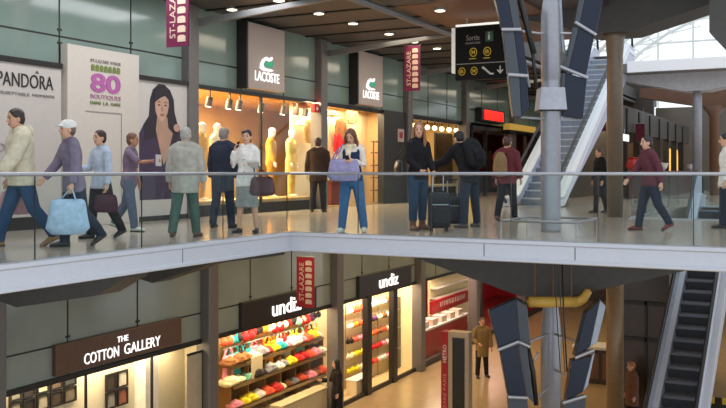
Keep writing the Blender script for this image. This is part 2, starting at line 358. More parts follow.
# floors
f = MB(); f.uv(-6, UE, VE, VF + .1, -.3, 0)
f.uv(UE, 19.8, -5, VF + .1, -.3, 0); f.uv(19.8, 27.2, 3.55, VF + .1, -.3, 0); f.uv(19.8, 27.2, -5, 1.55, -.3, 0); f.uv(27.2, 52, -5, VF + .1, -.3, 0)
S(f, 'floor', M_TILE, 'glossy beige stone floor of the upper shopping level')
f = MB(); f.uv(2, 54, -6, VL + .1, ZL - .2, ZL); S(f, 'floor.001', M_TILE2, 'warm beige stone floor of the lower shopping level')
# slab fascias with their joints
def fascia(p0, p1, name, label, joints):
    d = (p1 - p0).normalized(); n = Vector((d.y, -d.x, 0))
    m = MB(); prof = [(.0, .015), (.07, .015), (.07, -.03), (.05, -.05), (.05, -.23), (.08, -.25), (.08, -.28), (0, -.28)]
    m.prism([p0 + n * a + Vector((0, 0, z)) for a, z in prof], p1 - p0); o = S(m, name, M_FASC, label)
    j = MB()
    for q in joints: c = p0 + d * q; j.hexa([c + n * .0515 + Vector((0, 0, -.05)), c + n * .0515 + d * .012 + Vector((0, 0, -.05)), c + n * .0515 + d * .012 + Vector((0, 0, -.23)), c + n * .0515 + Vector((0, 0, -.23))],
                                       [c + n * .045 + Vector((0, 0, -.05)), c + n * .045 + d * .012 + Vector((0, 0, -.05)), c + n * .045 + d * .012 + Vector((0, 0, -.23)), c + n * .045 + Vector((0, 0, -.23))])
    S(j, 'joint', M_DARK, None, o); return o
fascia(W(-2, VE), W(UE + .05, VE), 'trim_1', 'pale metal fascia along the edge of the left walkway', [2 + 5.6, 2 + 9.6])
fascia(W(UE, VE + .05), W(UE, -4), 'trim_2', 'pale metal fascia along the edge of the front walkway', [3.42, 4.75, 7.2])
# tapered transverse beams under both levels
def tbeam(u, prof, ztop, th, name, label, m=M_SOF):
    b = MB(); pts = [W(u, v, z) for v, z in prof] + [W(u, prof[-1][0], ztop), W(u, prof[0][0], ztop)]
    b.prism(pts, W(u + th, 0, 0) - W(u, 0, 0)); return S(b, name, m, label)
tbeam(14.35, [(6.55, -.42), (6.35, -.52), (4.5, -1.06), (3.8, -1.06), (1.9, -.52), (1.7, -.42)], -.3, .7, 'beam', 'dark tapered beam under the front walkway on the silver column')
tbeam(9.6, [(11.7, -.9), (10.9, -1.06), (9.3, -.78), (8.75, -.5)], -.3, .5, 'beam.001', 'dark tapered beam under the left walkway at the picture edge')
tbeam(12.75, [(11.7, -.9), (10.95, -1.04), (9.6, -.62), (8.4, -.45)], -.3, .5, 'beam.002', 'dark tapered beam under the walkway corner')
tbeam(19.9, [(6.4, 4.6), (4.6, 4.08), (3.7, 4.08), (2.0, 4.55)], 5.3, 1.2, 'beam.003', 'dark tapered ceiling beam on the bronze column')
tbeam(34.8, [(6.9, 4.5), (4.6, 4.0), (3.7, 4.0), (1.6, 4.4)], 4.7, 1.0, 'beam.004', 'grey tapered beam under the far bridge', mat('beam_lit', 'c6c6cb', .5))  # paler than the other beams: brightness and haze put into its colour
tbeam(40.6, [(7.2, 4.3), (4.5, 3.8), (3.7, 3.8), (1.6, 4.3)], 4.7, 1.0, 'beam.005', 'brown tapered beam far behind the bridge', M_WOOD)
b = MB(); pts = [(1.98, 5.1), (1.98, 3.74), (1.68, 3.38), (-2, 3.2), (-2, 5.1)]
b.prism([W(18.6, v, z) for v, z in pts], W(.5, 0, 0)); S(b, 'beam.006', M_SOF, 'dark angular beam end at the upper right edge')
# upper ceiling with panel joints, longitudinal pipe and brackets
c = MB(); c.uv(-6, 52, 8.3, VF + .1, ZC, ZC + .5); c.uv(17.6, 24, 4.2, 8.3, ZC, ZC + .5)
S(c, 'ceiling', M_CEIL, 'dark grey panelled ceiling over the upper shopfronts')
c = MB(); c.uv(17.5, 24, 5.6, 8.25, ZC - .06, ZC - .005); S(c, 'trim_3', M_WOOD, 'brown wooden soffit at the edge of the level above')
c = MB(); c.uv(-6, 17.45, 7.4, 8.3, ZC - .05, Z2 - .3); S(c, 'trim_4', M_SOF, 'dark edge of the level above the left walkway')
j = MB()
for k in range(26): j.uv(6 + k * 1.45, 6.1 + k * 1.45, 8.35, VF, ZC - .03, ZC - .001)
S(j, 'trim_5', mat('ceiling_joint', '1f1c1a', .6), 'dark joints between the ceiling panels')
c = MB(); c.tube(W(6, 8.4, 4.5), W(50, 8.4, 4.5), .075); S(c, 'trim_6', M_BEAM, 'grey steel pipe running under the dark ceiling', smooth=True)
for k, u in enumerate((9.9, 15.7, 21.45, 27.3, 33.1, 38.9)):
    c = MB(); c.hexa([W(u - .06, VF - .2, 4.2), W(u + .06, VF - .2, 4.2), W(u + .06, VF - .2, 4.36), W(u - .06, VF - .2, 4.36)], [W(u - .04, 8.4, 4.52), W(u + .04, 8.4, 4.52), W(u + .04, 8.4, 4.6), W(u - .04, 8.4, 4.6)])
    S(c, 'trim_%d' % (7 + k), M_BEAM, 'slanting grey bracket, %s from the left under the ceiling' % ordinal(k))
# level above the far escalator head, next slabs
c = MB(); c.uv(33.7, 37, -6, 7.6, 4.68, 5.0); S(c, 'ceiling.001', mat('far_slab', '7e7b78', .5), 'underside of the far upper bridge')
c = MB(); c.uv(33.55, 33.7, -6, 6.4, 4.66, 5.06); S(c, 'trim_20', mat('white_fascia', 'f8f8fb', .4, 0, .01), 'white fascia of the far bridge below the glazed roof')
c = MB(); c.uv(17.5, 24, -6, 6.2, 5.3, 5.7); c.uv(24, 54, 8.8, VF, 5.2, 5.7); S(c, 'ceiling.002', M_SOF, 'slab of the level above')
# round columns
def column(name, u, v, r, z0, z1, m, label, collar=()):
    b = MB(); pts = [(z0, r), (z0 + .04, r)]
    for zc, f in collar: pts += [(zc, pts[-1][1]), (zc + .01, r * f)]
    pts += [(z1 - .3, pts[-1][1]), (z1, r * .72)]
    b.loft([W(u, v, z) for z, q in pts], [q for z, q in pts], n=28, dome=0); return S(b, name, m, label, smooth=False)
def shade(o):
    for p in o.data.polygons: p.use_smooth = len(p.vertices) == 4
    return o
CU, CV = 14.75, 4.07
shade(column('column', CU, CV, .165, 0, 3.95, M_COLS, 'silver round column standing inside a low guard rail on the upper floor', ((2.05, 1.02), (2.1, .93), (2.5, .93), (2.55, .98))))
b = MB(); b.loft([W(CU, CV, z) for z in (3.8, 4.0, 4.7)], [.12, .12, .12], n=20, dome=0); shade(S(b, 'column.001', M_COLS, 'slim neck on top of the silver column'))
b = MB(); b.loft([W(CU, CV, z) for z in (ZL, -1.75, -1.5, -1.24, -1.02)], [.17, .17, .155, .12, .12], n=28, dome=0); shade(S(b, 'column.002', M_COLS, 'silver round column on the lower level under the dark tapered beam'))
U2, V2 = 20.25, 4.13
b = MB(); b.loft([W(U2, V2, z) for z in (0, 3.6, 3.75, 3.95, 4.1)], [.175, .175, .19, .2, .27], n=28, dome=0); shade(S(b, 'column.003', M_COLB, 'bronze round column behind the silver column on the upper floor'))
b = MB(); b.loft([W(U2, V2, z) for z in (ZL, -.5)], [.19, .19], n=28, dome=0); shade(S(b, 'column.004', mat('column_tan', '8f7658', .4, .2), 'tan round column on the lower level beside the escalator'))
b = MB(); b.loft([W(35.05, 4.15, z) for z in (0, 3.7, 4.05)], [.17, .17, .13], n=20, dome=0); shade(S(b, 'column.005', M_COLS, 'slim silver column far away under the far bridge'))
b = MB(); b.loft([W(40.9, 4.15, z) for z in (0, 3.4, 3.85)], [.2, .2, .5], n=20, dome=0); shade(S(b, 'column.006', mat('column_brown', '76543c', .5), 'brown flared column far away behind the slim silver column'))
for k, u in enumerate((15.5, 21.2, 26.95, 32.3, 38.2)):
    b = MB(); b.uv(u - .17, u + .17, VF - .22, VF + .15, 0, ZC); S(b, 'column.%03d' % (10 + k), M_COLF, 'grey square facade column, %s from the left on the upper level' % ordinal(k), bevel=.03)
for k, u in enumerate((10.0, 15.7, 21.43, 27.13, 32.4, 38.5)):
    b = MB(); b.uv(u - .17, u + .17, VL - .25, VL + .12, ZL, -.3); S(b, 'column.%03d' % (20 + k), M_COLF, 'grey square facade column, %s from the left on the lower level' % ordinal(k), bevel=.03)
# glass cladding over the shopfronts, one window per bay
def cladding(n, u0, u1, V, zs, m, splits, label, drop=0):
    z0, zt, z1 = zs; b = MB(); b.uv(u0, u1, V, V + .06, z0, z1); o = S(b, 'window_%d' % n, m, label)
    q = MB(); q.uv(u0, u1, V - .012, V, zt - .014, zt + .014); q.uv(u0, u1, V - .05, V + .06, z0 - .09, z0)
    for w in splits: q.uv(w - .012, w + .012, V - .012, V, z0, z1)
    for w in splits:
        for zz in (zt + .12, zt - .12): q.uv(w - .05, w + .05, V - .02, V, zz - .02, zz + .02)
    S(q, 'frame', M_DARK, None, o)
us = [-2, 4.1, 9.8, 15.5, 21.2, 26.95, 32.3, 38.2, 46]
for k in range(8):
    w = us[k + 1] - us[k]; cladding(k + 1, us[k], us[k + 1], VF, (2.95, 3.47, ZC), M_CLAD, [us[k] + w * .36, us[k] + w * .69], 'grey-green glass cladding over the upper shopfronts, %s bay from the left' % ordinal(k))
ul = [4.4, 10.0, 15.7, 21.43, 27.13, 32.4, 38.5, 46]
for k in range(7):
    w = ul[k + 1] - ul[k]; cladding(k + 11, ul[k], ul[k + 1], VL, (-2.62, -2.06, -.3), M_CLADL, [ul[k] + w * .3, ul[k] + w * .62], 'grey-green glass cladding over the lower shopfronts, %s bay from the left' % ordinal(k))
# far walls closing the building
b = MB(); b.uv(46, 46.3, 7.5, 18, ZL, ZC + 1); b.uv(46, 46.3, 9, 18, 0, 5.2); S(b, 'wall_far', mat('far_wall', '463c34', .5, 0, .2, .8), 'dark far wall at the end of the shopfronts')
b = MB(); b.uv(53.5, 53.8, -6, 8.6, ZL, 4.7); S(b, 'wall_end', mat('end_wall', '6c6258', .5, 0, .15, .6), 'brownish end wall of the far hall')
b = MB(); b.uv(-6, 54, 17.2, 17.4, ZL, 6); S(b, 'wall_back', mat('back_wall', '3b332c', .7), 'dark wall behind the shops')
# glazed roof hall beyond the bridge: white arched ribs and purlins
M_RIB = mat('white_rib', 'd8d8d4', .5)
ribs = thing('glazed_roof', 'white arched lattice of the bright glazed roof beyond the far bridge', 'glass roof', W(52, 2, 5.7)); tag(ribs, kind='structure')
for k in range(10):
    u = 39 + 3 * k; m = MB(); pts = []
    for i in range(17):
        a = PI * (.02 + .96 * i / 16); pts.append(W(u, 1 + 13 * math.cos(a), 5.3 + 7.5 * math.sin(a)))
    m.path(pts, .12, 6)
    for i in range(16):
        p = pts[i]; q = W(u + 3, -p.y * 0 + -pts[i + 1].x, pts[i + 1].z); m.tube(p, q, .05, 5)
    m.build('rib', M_RIB, ribs)
m = MB()
for i in range(25):
    a = PI * (.04 + .92 * i / 24); p = (1 + 13 * math.cos(a), 5.3 + 7.5 * math.sin(a)); m.tube(W(40, *p), W(67, *p), .06, 5)
m.build('purlin', M_RIB, ribs)
m = MB()
for i in range(11): m.tube(W(67, -11 + 2.4 * i, 4.5), W(67, -11 + 2.4 * i, 12), .07, 5)
for zz in (6.5, 8.4, 10.3): m.tube(W(67, -12, zz), W(67, 14, zz), .07, 5)
m.build('end_grid', M_RIB, ribs)
m = MB(); pts = []
for i in range(17):
    a = PI * i / 16; pts.append((1 + 13.2 * math.cos(a), 5.0 + 7.6 * math.sin(a)))
for (a, za), (c_, zc) in zip(pts, pts[1:]): m.add([W(38, a, za), W(67, a, za), W(67, c_, zc), W(38, c_, zc)], [(0, 1, 2, 3)])
m.build('glazing', glass('roof_glass', (.98, .99, .99, 1), .01, .05, .1), ribs)
# ---------------------------------------------------------------- glass balustrades
def balustrade(name, p0, p1, label, step, height=.975, first=0., post=False):
    d = (p1 - p0); L = d.length; d.normalize(); n = Vector((d.y, -d.x, 0))
    t = thing(name, label, 'railing', (p0 + p1) / 2)
    hr = MB(); hr.loft([p0 + Vector((0, 0, height)), p1 + Vector((0, 0, height))], [.024, .024], ref=n, n=14, dome=0); hr.build('handrail', M_STEEL, t, smooth=False)
    ch = MB(); ch.prism([p0 + n * a + Vector((0, 0, z)) for a, z in ((-.03, 0), (.03, 0), (.03, .025), (-.03, .025))], p1 - p0); ch.build('base_channel', M_STEEL, t)
    q = first
    cuts = [0.]
    while q < L - .02:
        if q > .02: cuts.append(q)
        q += step
    cuts.append(L)
    for q in cuts[1:-1]: c_ = p0 + d * q; MB().obox(Matrix.Translation(c_ + Vector((0, 0, height / 2))) @ Matrix(((d.x, n.x, 0), (d.y, n.y, 0), (0, 0, 1))).to_4x4(), .01, .013, height - .04).build('joint_seal', M_DARK, t)
    for a, b_ in zip(cuts, cuts[1:]):
        a0, b0 = p0 + d * (a + .006), p0 + d * (b_ - .006)
        MB().hexa([a0 + n * .007 + Vector((0, 0, .02)), b0 + n * .007 + Vector((0, 0, .02)), b0 + n * .007 + Vector((0, 0, height - .01)), a0 + n * .007 + Vector((0, 0, height - .01))],
                  [a0 - n * .007 + Vector((0, 0, .02)), b0 - n * .007 + Vector((0, 0, .02)), b0 - n * .007 + Vector((0, 0, height - .01)), a0 - n * .007 + Vector((0, 0, height - .01))]).build('glass_panel', M_GLASS, t)
    return t
balustrade('glass_balustrade', W(1.88, VE + .03), W(UE + .03, VE + .03), 'frameless glass balustrade with steel handrail along the left walkway', 1.75)
balustrade('glass_balustrade', W(UE + .05, VE), W(UE + .05, -2.2), 'frameless glass balustrade with steel handrail along the front walkway', 1.25)
balustrade('glass_balustrade', W(19.9, 3.7), W(27.0, 3.7), 'glass balustrade beside the escalator well on the far floor', 1.75, .95)
balustrade('glass_balustrade', W(19.7, 3.7), W(19.7, 1.2), 'glass balustrade across the front of the escalator well', 1.25, .95)
balustrade('glass_balustrade', W(33.5, 6.2), W(33.5, 3.6), 'far glass balustrade below the island shops', 1.3, .95)
# ---------------------------------------------------------------- escalators
def escalator(label, xs, w, u0, z0, rise, m_side, m_step, m_rail, deck, m_rise):
    """treads centred on v = xs, climbing along +u from level z0"""
    run = rise / math.tan(math.radians(30)); T = math.tan(math.radians(30)); fl = 1.1
    t = thing('escalator', label, 'escalator', W(u0, xs, z0)); u1 = u0 + run
    n = int(run / .4)
    for k in range(n):
        u = u0 + .4 * k; z = z0 + .4 * T * (k + 1)
        m = MB(); m.uv(u, u + .4, xs - w / 2, xs + w / 2, z - .04, z); m.m = 1; m.uv(u + .02, u + .05, xs - w / 2, xs + w / 2, z - .4 * T, z - .04)
        for i in range(9): m.uv(u - .004, u, xs - w / 2 + w * (i + .3) / 9, xs - w / 2 + w * (i + .7) / 9, z - .4 * T + .02, z - .06)
        m.build('step', [m_step, m_rise], t)
    m = MB(); m.uv(u0 - 1.1, u0, xs - w / 2, xs + w / 2, z0 + .005, z0 + .02); m.uv(u1, u1 + 1.3, xs - w / 2, xs + w / 2, z0 + rise, z0 + rise + .02); m.build('comb_plate', M_STEEL, t)
    for sd in (1, -1):
        vi = xs + sd * w / 2; vo = vi + sd * deck
        pr = [(u0 - 1.0, z0 + .02), (u0 - .2, z0 + .06), (u1 - .1, z0 + rise + .14), (u1 + 1.0, z0 + rise + .06)]
        k = MB(); lo = [(u, max(z0 - (0 if u < u0 else .9), z - 1.0) if u > u0 else z0) for u, z in pr]
        k.prism([W(u, vi, z + .22) for u, z in pr] + [W(u, vi, z - (.95 if u > u0 else .0)) for u, z in pr[::-1]], W(0, sd * deck, 0)); k.build('side_panel', m_side, t)
        vm = (vi + vo) / 2
        b = MB(); b.prism([W(u, vm - .012, z + .24) for u, z in pr] + [W(u, vm - .012, z + .86) for u, z in pr[::-1]], W(0, .024, 0)); b.build('balustrade', glass('escalator_glass', (.95, .97, .97, 1), .01, .02, .04) if deck > .25 else m_side, t)
        b = MB(); b.prism([W(u, vi - sd * .02, z + .22) for u, z in pr] + [W(u, vi - sd * .02, z + .26) for u, z in pr[::-1]], W(0, sd * (deck + .04), 0)); b.build('deck_cover', M_DECK, t)
        b = MB(); b.prism([W(u, vo, z - .02) for u, z in pr] + [W(u, vo, z + .16) for u, z in pr[::-1]], W(0, sd * .02, 0)); b.build('trim_band', M_DECK, t)
        h = MB(); pts = [W(u0 - .95, vm, z0 + .12), W(u0 - 1.22, vm, z0 + .28), W(u0 - 1.3, vm, z0 + .55), W(u0 - 1.2, vm, z0 + .8), W(u0 - .9, vm, z0 + .92)] + [W(u, vm, z + .9) for u, z in pr[1:3]] + [W(u1 + .9, vm, z0 + rise + .95), W(u1 + 1.2, vm, z0 + rise + .8), W(u1 + 1.25, vm, z0 + rise + .4)]
        h.path(pts, .045, 10); h.build('handrail', m_rail, t, smooth=True)
    return t
M_DECK = mat('deck_white', 'eceef4', .3, 0, .02); M_ESW = mat('escalator_white', 'c3c3d4', .35, 0, .03); M_STEPL = mat('step_grey', 'c2cad4', .4, .1); M_STEPD = mat('step_dark', '8b8b92', .45, .1)
escalator('white escalator climbing from the upper floor to the level above', 7.42, 1.1, 25.6, 0, Z2 - .1, M_ESW, M_STEPL, M_BLACK, .26, mat('riser_grey', '8e97a5', .5))
escalator('long dark-stepped escalator climbing from the lower level at right', 2.68, .72, 16.9, ZL, -ZL, mat('escalator_steel', 'd2d9e8', .3, 0, .03), M_STEPD, M_BLACK, .22, mat('riser_dark', '46464b', .5))
# low guard rail round the silver column
t = thing('guard_rail', 'low square steel guard rail round the foot of the silver column', 'guard rail', W(CU, CV, 0))
cs = [W(CU - .75, CV + .62, .2), W(CU - .75, CV - .62, .2), W(CU + .7, CV - .62, .2), W(CU + .7, CV + .62, .2), W(CU - .75, CV + .62, .2)]
MB().path(cs, .022).build('rail', M_STEEL, t, smooth=True)
for c in cs[:4]: MB().tube(c - Vector((0, 0, .2)), c, .014).build('leg', M_STEEL, t)
# ---------------------------------------------------------------- signs and panels on the upper shopfronts
M_HOARD = mat('hoarding', 'bdb4ad', .55, 0, .02); M_INK = mat('dark_ink', '2c2624', .6); M_MAG = mat('magenta_ink', 'ab5a98', .6); M_GRN = mat('olive_ink', '6f7c3c', .6); M_PINKT = mat('faded_pink_ink', 'b07f95', .6)
M_GREYT = mat('grey_ink', '8f8783', .6); M_MAGB = mat('banner_magenta', '6e1440', .7, 0, .06); M_PALE = mat('banner_pale', 'd9bfa8', .7)
def face_text(body, name, m, u0, u1, z0, z1, v, par, depth=.012, bold=0.):
    n = len(body); c = 0
    for wd in body.split(' '):
        a, b_ = u0 + (u1 - u0) * c / n, u0 + (u1 - u0) * (c + len(wd)) / n; c += len(wd) + 1
        o = text_mb(wd, FACE, W(a, v, z0), b_ - a, z1 - z0, depth, bold).build(name, m, par)
    return o
t = thing('hoarding_panel', 'white shop hoarding with large dark PANDORA lettering', 'hoarding', W(10.6, VF - .1, 0))
MB().uv(6.2, 11.75, VF - .16, VF - .02, .22, 2.86).build('board', M_HOARD, t, bevel=.01)
MB().uv(6.2, 11.75, VF - .13, VF - .02, 0, .22).build('plinth', M_DARK, t)
MB().uv(6.2, 11.75, VF - .2, VF - .02, 2.86, 2.95).build('top_rail', M_DARK, t)
face_text('PANDORA', 'lettering', M_INK, 10.34, 11.55, 2.45, 2.69, VF - .163, t)
face_text('^', 'lettering', M_INK, 11.15, 11.22, 2.715, 2.76, VF - .163, t)
face_text('UNFORGETTABLE MOMENTS', 'lettering', M_GREYT, 10.1, 11.58, 2.31, 2.36, VF - .163, t)
face_text('DIT', 'lettering', M_GREYT, 10.36, 10.7, 1.34, 1.48, VF - .163, t); face_text('RC', 'lettering', M_GREYT, 10.38, 10.72, 1.02, 1.19, VF - .163, t)
t = thing('promotion_panel', 'tall cream panel reading 80 BOUTIQUES in magenta', 'sign panel', W(13, VF - .3, 0))
MB().uv(11.86, 13.76, VF - .2, VF - .02, 0, 3.33).build('board', mat('panel_cream', 'c9bfb4', .55, 0, .02), t, bevel=.01)
P0 = VF - .203
face_text('80', 'number', M_MAG, 12.42, 13.22, 2.5, 2.86, P0, t, bold=.03); face_text('ST-LAZARE PARIS', 'lettering', M_GREYT, 12.42, 13.22, 3.06, 3.12, P0, t)
for k in range(7):
    m = MB(); u = 12.44 + k * .113; m.prism([W(u, P0, 2.9), W(u + .085, P0, 2.9), W(u + .085, P0, 2.99), W(u + .065, P0, 3.02), W(u + .02, P0, 3.02), W(u, P0, 2.99)], W(0, -.01, 0)); m.build('arch_mark', M_GRN, t)
face_text('BOUTIQUES', 'lettering', M_PINKT, 12.42, 13.22, 2.37, 2.46, P0, t); face_text('DANS LA GARE', 'lettering', M_GRN, 12.42, 13.22, 2.27, 2.33, P0, t)
MB().uv(12.3, 13.25, P0 - .004, P0, 2.12, 2.14).build('line', M_GREYT, t); MB().uv(13.24, 13.255, P0 - .004, P0, .3, 2.14).build('line', M_GREYT, t)
# portrait poster: flat printed shapes
t = thing('poster', 'tall poster of a dark-haired woman in a purple dress', 'poster', W(14.7, VF - .1, 0))
MB().uv(13.78, 15.4, VF - .15, VF - .02, .1, 2.86).build('sheet', mat('poster_white', 'c4bdb6', .5, 0, .02), t)
MB().uv(13.77, 15.42, VF - .2, VF - .02, 2.86, 2.95).build('top_rail', M_DARK, t); MB().uv(13.77, 15.42, VF - .17, VF - .02, 0, .1).build('plinth', M_DARK, t)
def pic(name, hexc, pts, k, rough=.5):
    m = MB(); q = VF - .152 - .003 * k
    m.prism([W(13.72 + 1.5 * a + .08, q, .1 + 2.76 * b) for a, b in pts], W(0, .003, 0)); return m.build(name, mat('print_' + hexc, hexc, rough, var=.1, scale=3), t)
def oval(cx, cy, rx, ry, n=22, a0=0, a1=360): return [(cx + rx * math.cos(math.radians(a0 + (a1 - a0) * i / n)), cy + ry * math.sin(math.radians(a0 + (a1 - a0) * i / n))) for i in range(n)]
pic('printed_dress', '3b2b45', [(.02, .12), (.86, .12), (.9, .55), (.86, .66), (.72, .72), (.52, .62), (.3, .7), (.1, .68), (.0, .6), (.0, .3)], 0)
pic('printed_hair', '241b26', [(.12, .56), (.1, .68), (.2, .74), (.22, .86), (.28, .94), (.4, .985), (.52, .985), (.64, .95), (.72, .88), (.74, .78), (.8, .7), (.82, .6), (.76, .54), (.62, .56), (.5, .6), (.3, .58)], 1)
pic('printed_neck', 'b08a76', [(.37, .74), (.58, .74), (.6, .66), (.7, .62), (.56, .42), (.5, .38), (.42, .5), (.34, .64)], 2)
pic('printed_face', 'c09a85', [(.32, .84), (.33, .78), (.38, .73), (.45, .705), (.52, .72), (.58, .77), (.61, .83), (.6, .89), (.54, .92), (.4, .91)], 3)
pic('printed_fringe', '241b26', [(.3, .84), (.31, .92), (.42, .96), (.56, .95), (.64, .9), (.63, .82), (.6, .875), (.53, .9), (.44, .885), (.36, .86)], 4)
for a in (.4, .535): pic('printed_eye', '2a2022', oval(a, .828, .024, .006), 5); pic('printed_eyebrow', '33262a', [(a - .05, .845), (a, .857), (a + .05, .846), (a, .85)], 5)
pic('printed_nose', 'a87f6c', [(.455, .825), (.475, .825), (.495, .782), (.44, .782)], 4); pic('printed_mouth', '9a5552', oval(.465, .755, .045, .009), 5)
pic('printed_hand', 'bb9380', oval(.78, .665, .07, .03), 5)
# brand light boxes with a crocodile mark
def croc(u, z, s, v, par):
    m = MB(); body = [(0, .1), (.05, .35), (.2, .62), (.5, .8), (.78, .72), (.95, .86), (1.05, .8), (.9, .62), (.72, .58), (.5, .66), (.3, .5), (.22, .3), (.3, .16), (.5, .1), (.8, .12), (1.1, .06), (.9, 0), (.5, -.02), (.2, 0)]
    m.prism([W(u + s * a, v, z + s * b * .8) for a, b in body], W(0, -.03, 0)); m.build('emblem_white', M_LIT, par)
    m = MB(); m.prism([W(u + s * a, v - .005, z + s * b * .8) for a, b in [(.3, .34), (.45, .52), (.7, .5), (1.0, .58), (1.12, .45), (.95, .3), (.98, .2), (.8, .24), (.62, .2), (.5, .28)]], W(0, -.03, 0)); m.build('emblem_green', mat('emblem_green', '2fa07a', .5, emit=.5), par)
M_LIT = mat('lit_white', 'ffffff', .4, emit=1.1, var=0); M_LBOX = mat('lightbox_taupe', 'b8aaa3', .5, 0, .02)
for u0, u1, lab in ((17.42, 19.05, 'taupe light box with white crocodile sign over the mannequin window'), (23.05, 24.68, 'taupe light box with white crocodile sign right of the second upper column')):
    t = thing('light_box', lab, 'shop sign', W((u0 + u1) / 2, VF - .1, 3.05)); MB().uv(u0, u1, VF - .28, VF - .02, 3.0, 4.56).build('box', M_LBOX, t, bevel=.015)
    MB().uv(u0 - .07, u0, VF - .3, VF - .02, 2.98, 4.58).build('edge_trim', M_DARK, t)
    face_text('LACOSTE', 'lettering', M_LIT, u0 + .3, u0 + 1.36, 3.2, 3.43, VF - .285, t, .01); croc(u0 + .5, 3.47, .52, VF - .285, t)
# hanging banners with rows of arches
def banner(label, u, v0, v1, z0, z1, rods=.0, m=None, small=False):
    t = thing('hanging_banner', label, 'banner', W(u, (v0 + v1) / 2, z0)); w = v0 - v1
    MB().uv(u, u + .03, v1, v0, z0, z1).build('cloth', m or M_MAGB, t)
    MB().tube(W(u + .015, v1 - .02, z1), W(u + .015, v0 + .02, z1), .018).build('rod', M_STEEL, t)
    for f in (.15, .85): MB().tube(W(u + .015, v0 - w * f, z1), W(u + .015, v0 - w * f, z1 + rods), .006).build('wire', M_STEEL, t)
    if small: return t
    n = 7; h = (z1 - z0 - .12) / n
    for k in range(n):
        z = z0 + .08 + k * h; m_ = MB(); vc = v0 - w * .52; ww = w * .36; m_.prism([W(u, vc, z), W(u, vc - ww, z), W(u, vc - ww, z + h * .55), W(u, vc - ww * .8, z + h * .72), W(u, vc - ww * .2, z + h * .72), W(u, vc, z + h * .55)], W(-.008, 0, 0)); m_.build('arch_mark', M_PALE, t)
    R = Matrix(((0, 1, 0), (0, 0, -1), (-1, 0, 0)))  # reads upwards
    R = Matrix(((0, -1, 0), (0, 0, -1), (1, 0, 0)))
    text_mb('ST-LAZARE', R, W(u - .001, v0 - w * .42, z0 + .15), (z1 - z0) * .75, w * .26, .006).build('lettering', M_PALE, t)
    return t
banner('magenta hanging banner with pale arches at the upper left', 12.75, 10.62, 10.12, 3.27, 4.58, .07)
banner('magenta hanging banner with pale arches left of the black direction sign', 22.85, 10.5, 10.02, 3.28, 4.56, .1)
banner('red hanging banner with pale arches beneath the walkway corner', 17.1, 10.52, 10.07, -2.03, -.9, .55, mat('banner_red', '9c1a26', .7))
banner('dark red hanging banner, left of the two in the far hall', 33, 7.45, 7.05, 2.5, 3.05, .5, mat('banner_dim', '5d1526', .7), True)
banner('dark red hanging banner, right of the two in the far hall', 36, 6.55, 6.2, 2.2, 2.9, .6, mat('banner_dim', '5d1526', .7), True)
# black direction sign
uS = 21.5; vL, vR = 9.03, 7.45
t = thing('direction_sign', 'black hanging direction sign with yellow metro and bus symbols', 'sign', W(uS, 8.3, 3.15))
MB().uv(uS, uS + .22, vR, vL, 3.12, 4.42).build('panel', mat('sign_black', '0c0a09', .6, spec=.2), t, bevel=.01)
MB().uv(uS - .02, uS + .25, vL, vL + .1, 3.3, 4.4).build('lit_edge', mat('sign_edge', 'd8d4c8', .4, emit=.35), t)
MB().uv(uS - .02, uS + .22, vR + .25, vL - .02, 4.42, 4.47).build('top_light', mat('sign_top', 'f0efe8', .4, emit=.8), t)
for vv in (vL - .3, vR + .3): MB().tube(W(uS + .1, vv, 4.47), W(uS + .1, vv, ZC), .02).build('hanger', M_STEEL, t)
M_YEL = mat('sign_yellow', 'b79a1e', .5, emit=.12); M_SWH = mat('sign_white', 'c9c4ba', .5)
MB().uv(uS - .006, uS, vR + .03, vL - .03, 3.5, 3.52).build('divider', M_GREYT, t)
def ft(body, m, v, z, w, h, par, u=uS, bold=0): return text_mb(body, FRONT, W(u - .003, v, z), w, h, .006, bold).build('lettering', m, par)
ft('Sortie', M_GREYT, 8.7, 4.07, .38, .13, t); ft('RUE SAINT-LAZARE', M_GREYT, 8.72, 3.98, .42, .05, t)
MB().uv(uS - .008, uS, 7.93, 8.15, 4.02, 4.26).build('pictogram', mat('sign_green', '27513f', .5), t); ft('i', M_SWH, 8.08, 4.06, .06, .17, t)
def ringicon(v, z, ch, r=.11):
    m = MB(); n = 20
    for k in range(n):
        a, b_ = 2 * PI * k / n, 2 * PI * (k + 1) / n; P = lambda q, rr: W(uS - .006, v - rr * math.cos(q), z + rr * math.sin(q))
        m.prism([P(a, r), P(b_, r), P(b_, r * .8), P(a, r * .8)], W(.006, 0, 0))
    m.build('pictogram_ring', M_YEL, t); ft(ch, M_YEL, v + r * .45, z - r * .42, r * .9, r * .84, t, bold=.02)
ringicon(8.5, 3.78, 'M'); ringicon(8.1, 3.78, 'B'); ringicon(8.83, 3.33, 'B', .1); ringicon(8.48, 3.33, 'M', .1)
for v in (8.62, 8.22): MB().uv(uS - .006, uS, v - .2, v, 3.615, 3.635).build('underline', M_YEL, t)
m = MB(); m.prism([W(uS - .006, v, z) for v, z in ((8.25, 3.42), (8.2, 3.42), (8.0, 3.26), (7.92, 3.26), (7.92, 3.22), (8.02, 3.22), (8.22, 3.37), (8.25, 3.37))], W(.006, 0, 0)); m.build('pictogram', M_SWH, t)
m = MB(); m.prism([W(uS - .006, v, z) for v, z in ((7.78, 3.42), (7.75, 3.42), (7.75, 3.3), (7.82, 3.34), (7.82, 3.31), (7.735, 3.23), (7.65, 3.31), (7.65, 3.34), (7.72, 3.3), (7.72, 3.42))], W(.006, 0, 0)); m.build('arrow', M_SWH, t); t.location = W(19.5, 7.03, 3.17); t.scale = (.848, 1, .96)
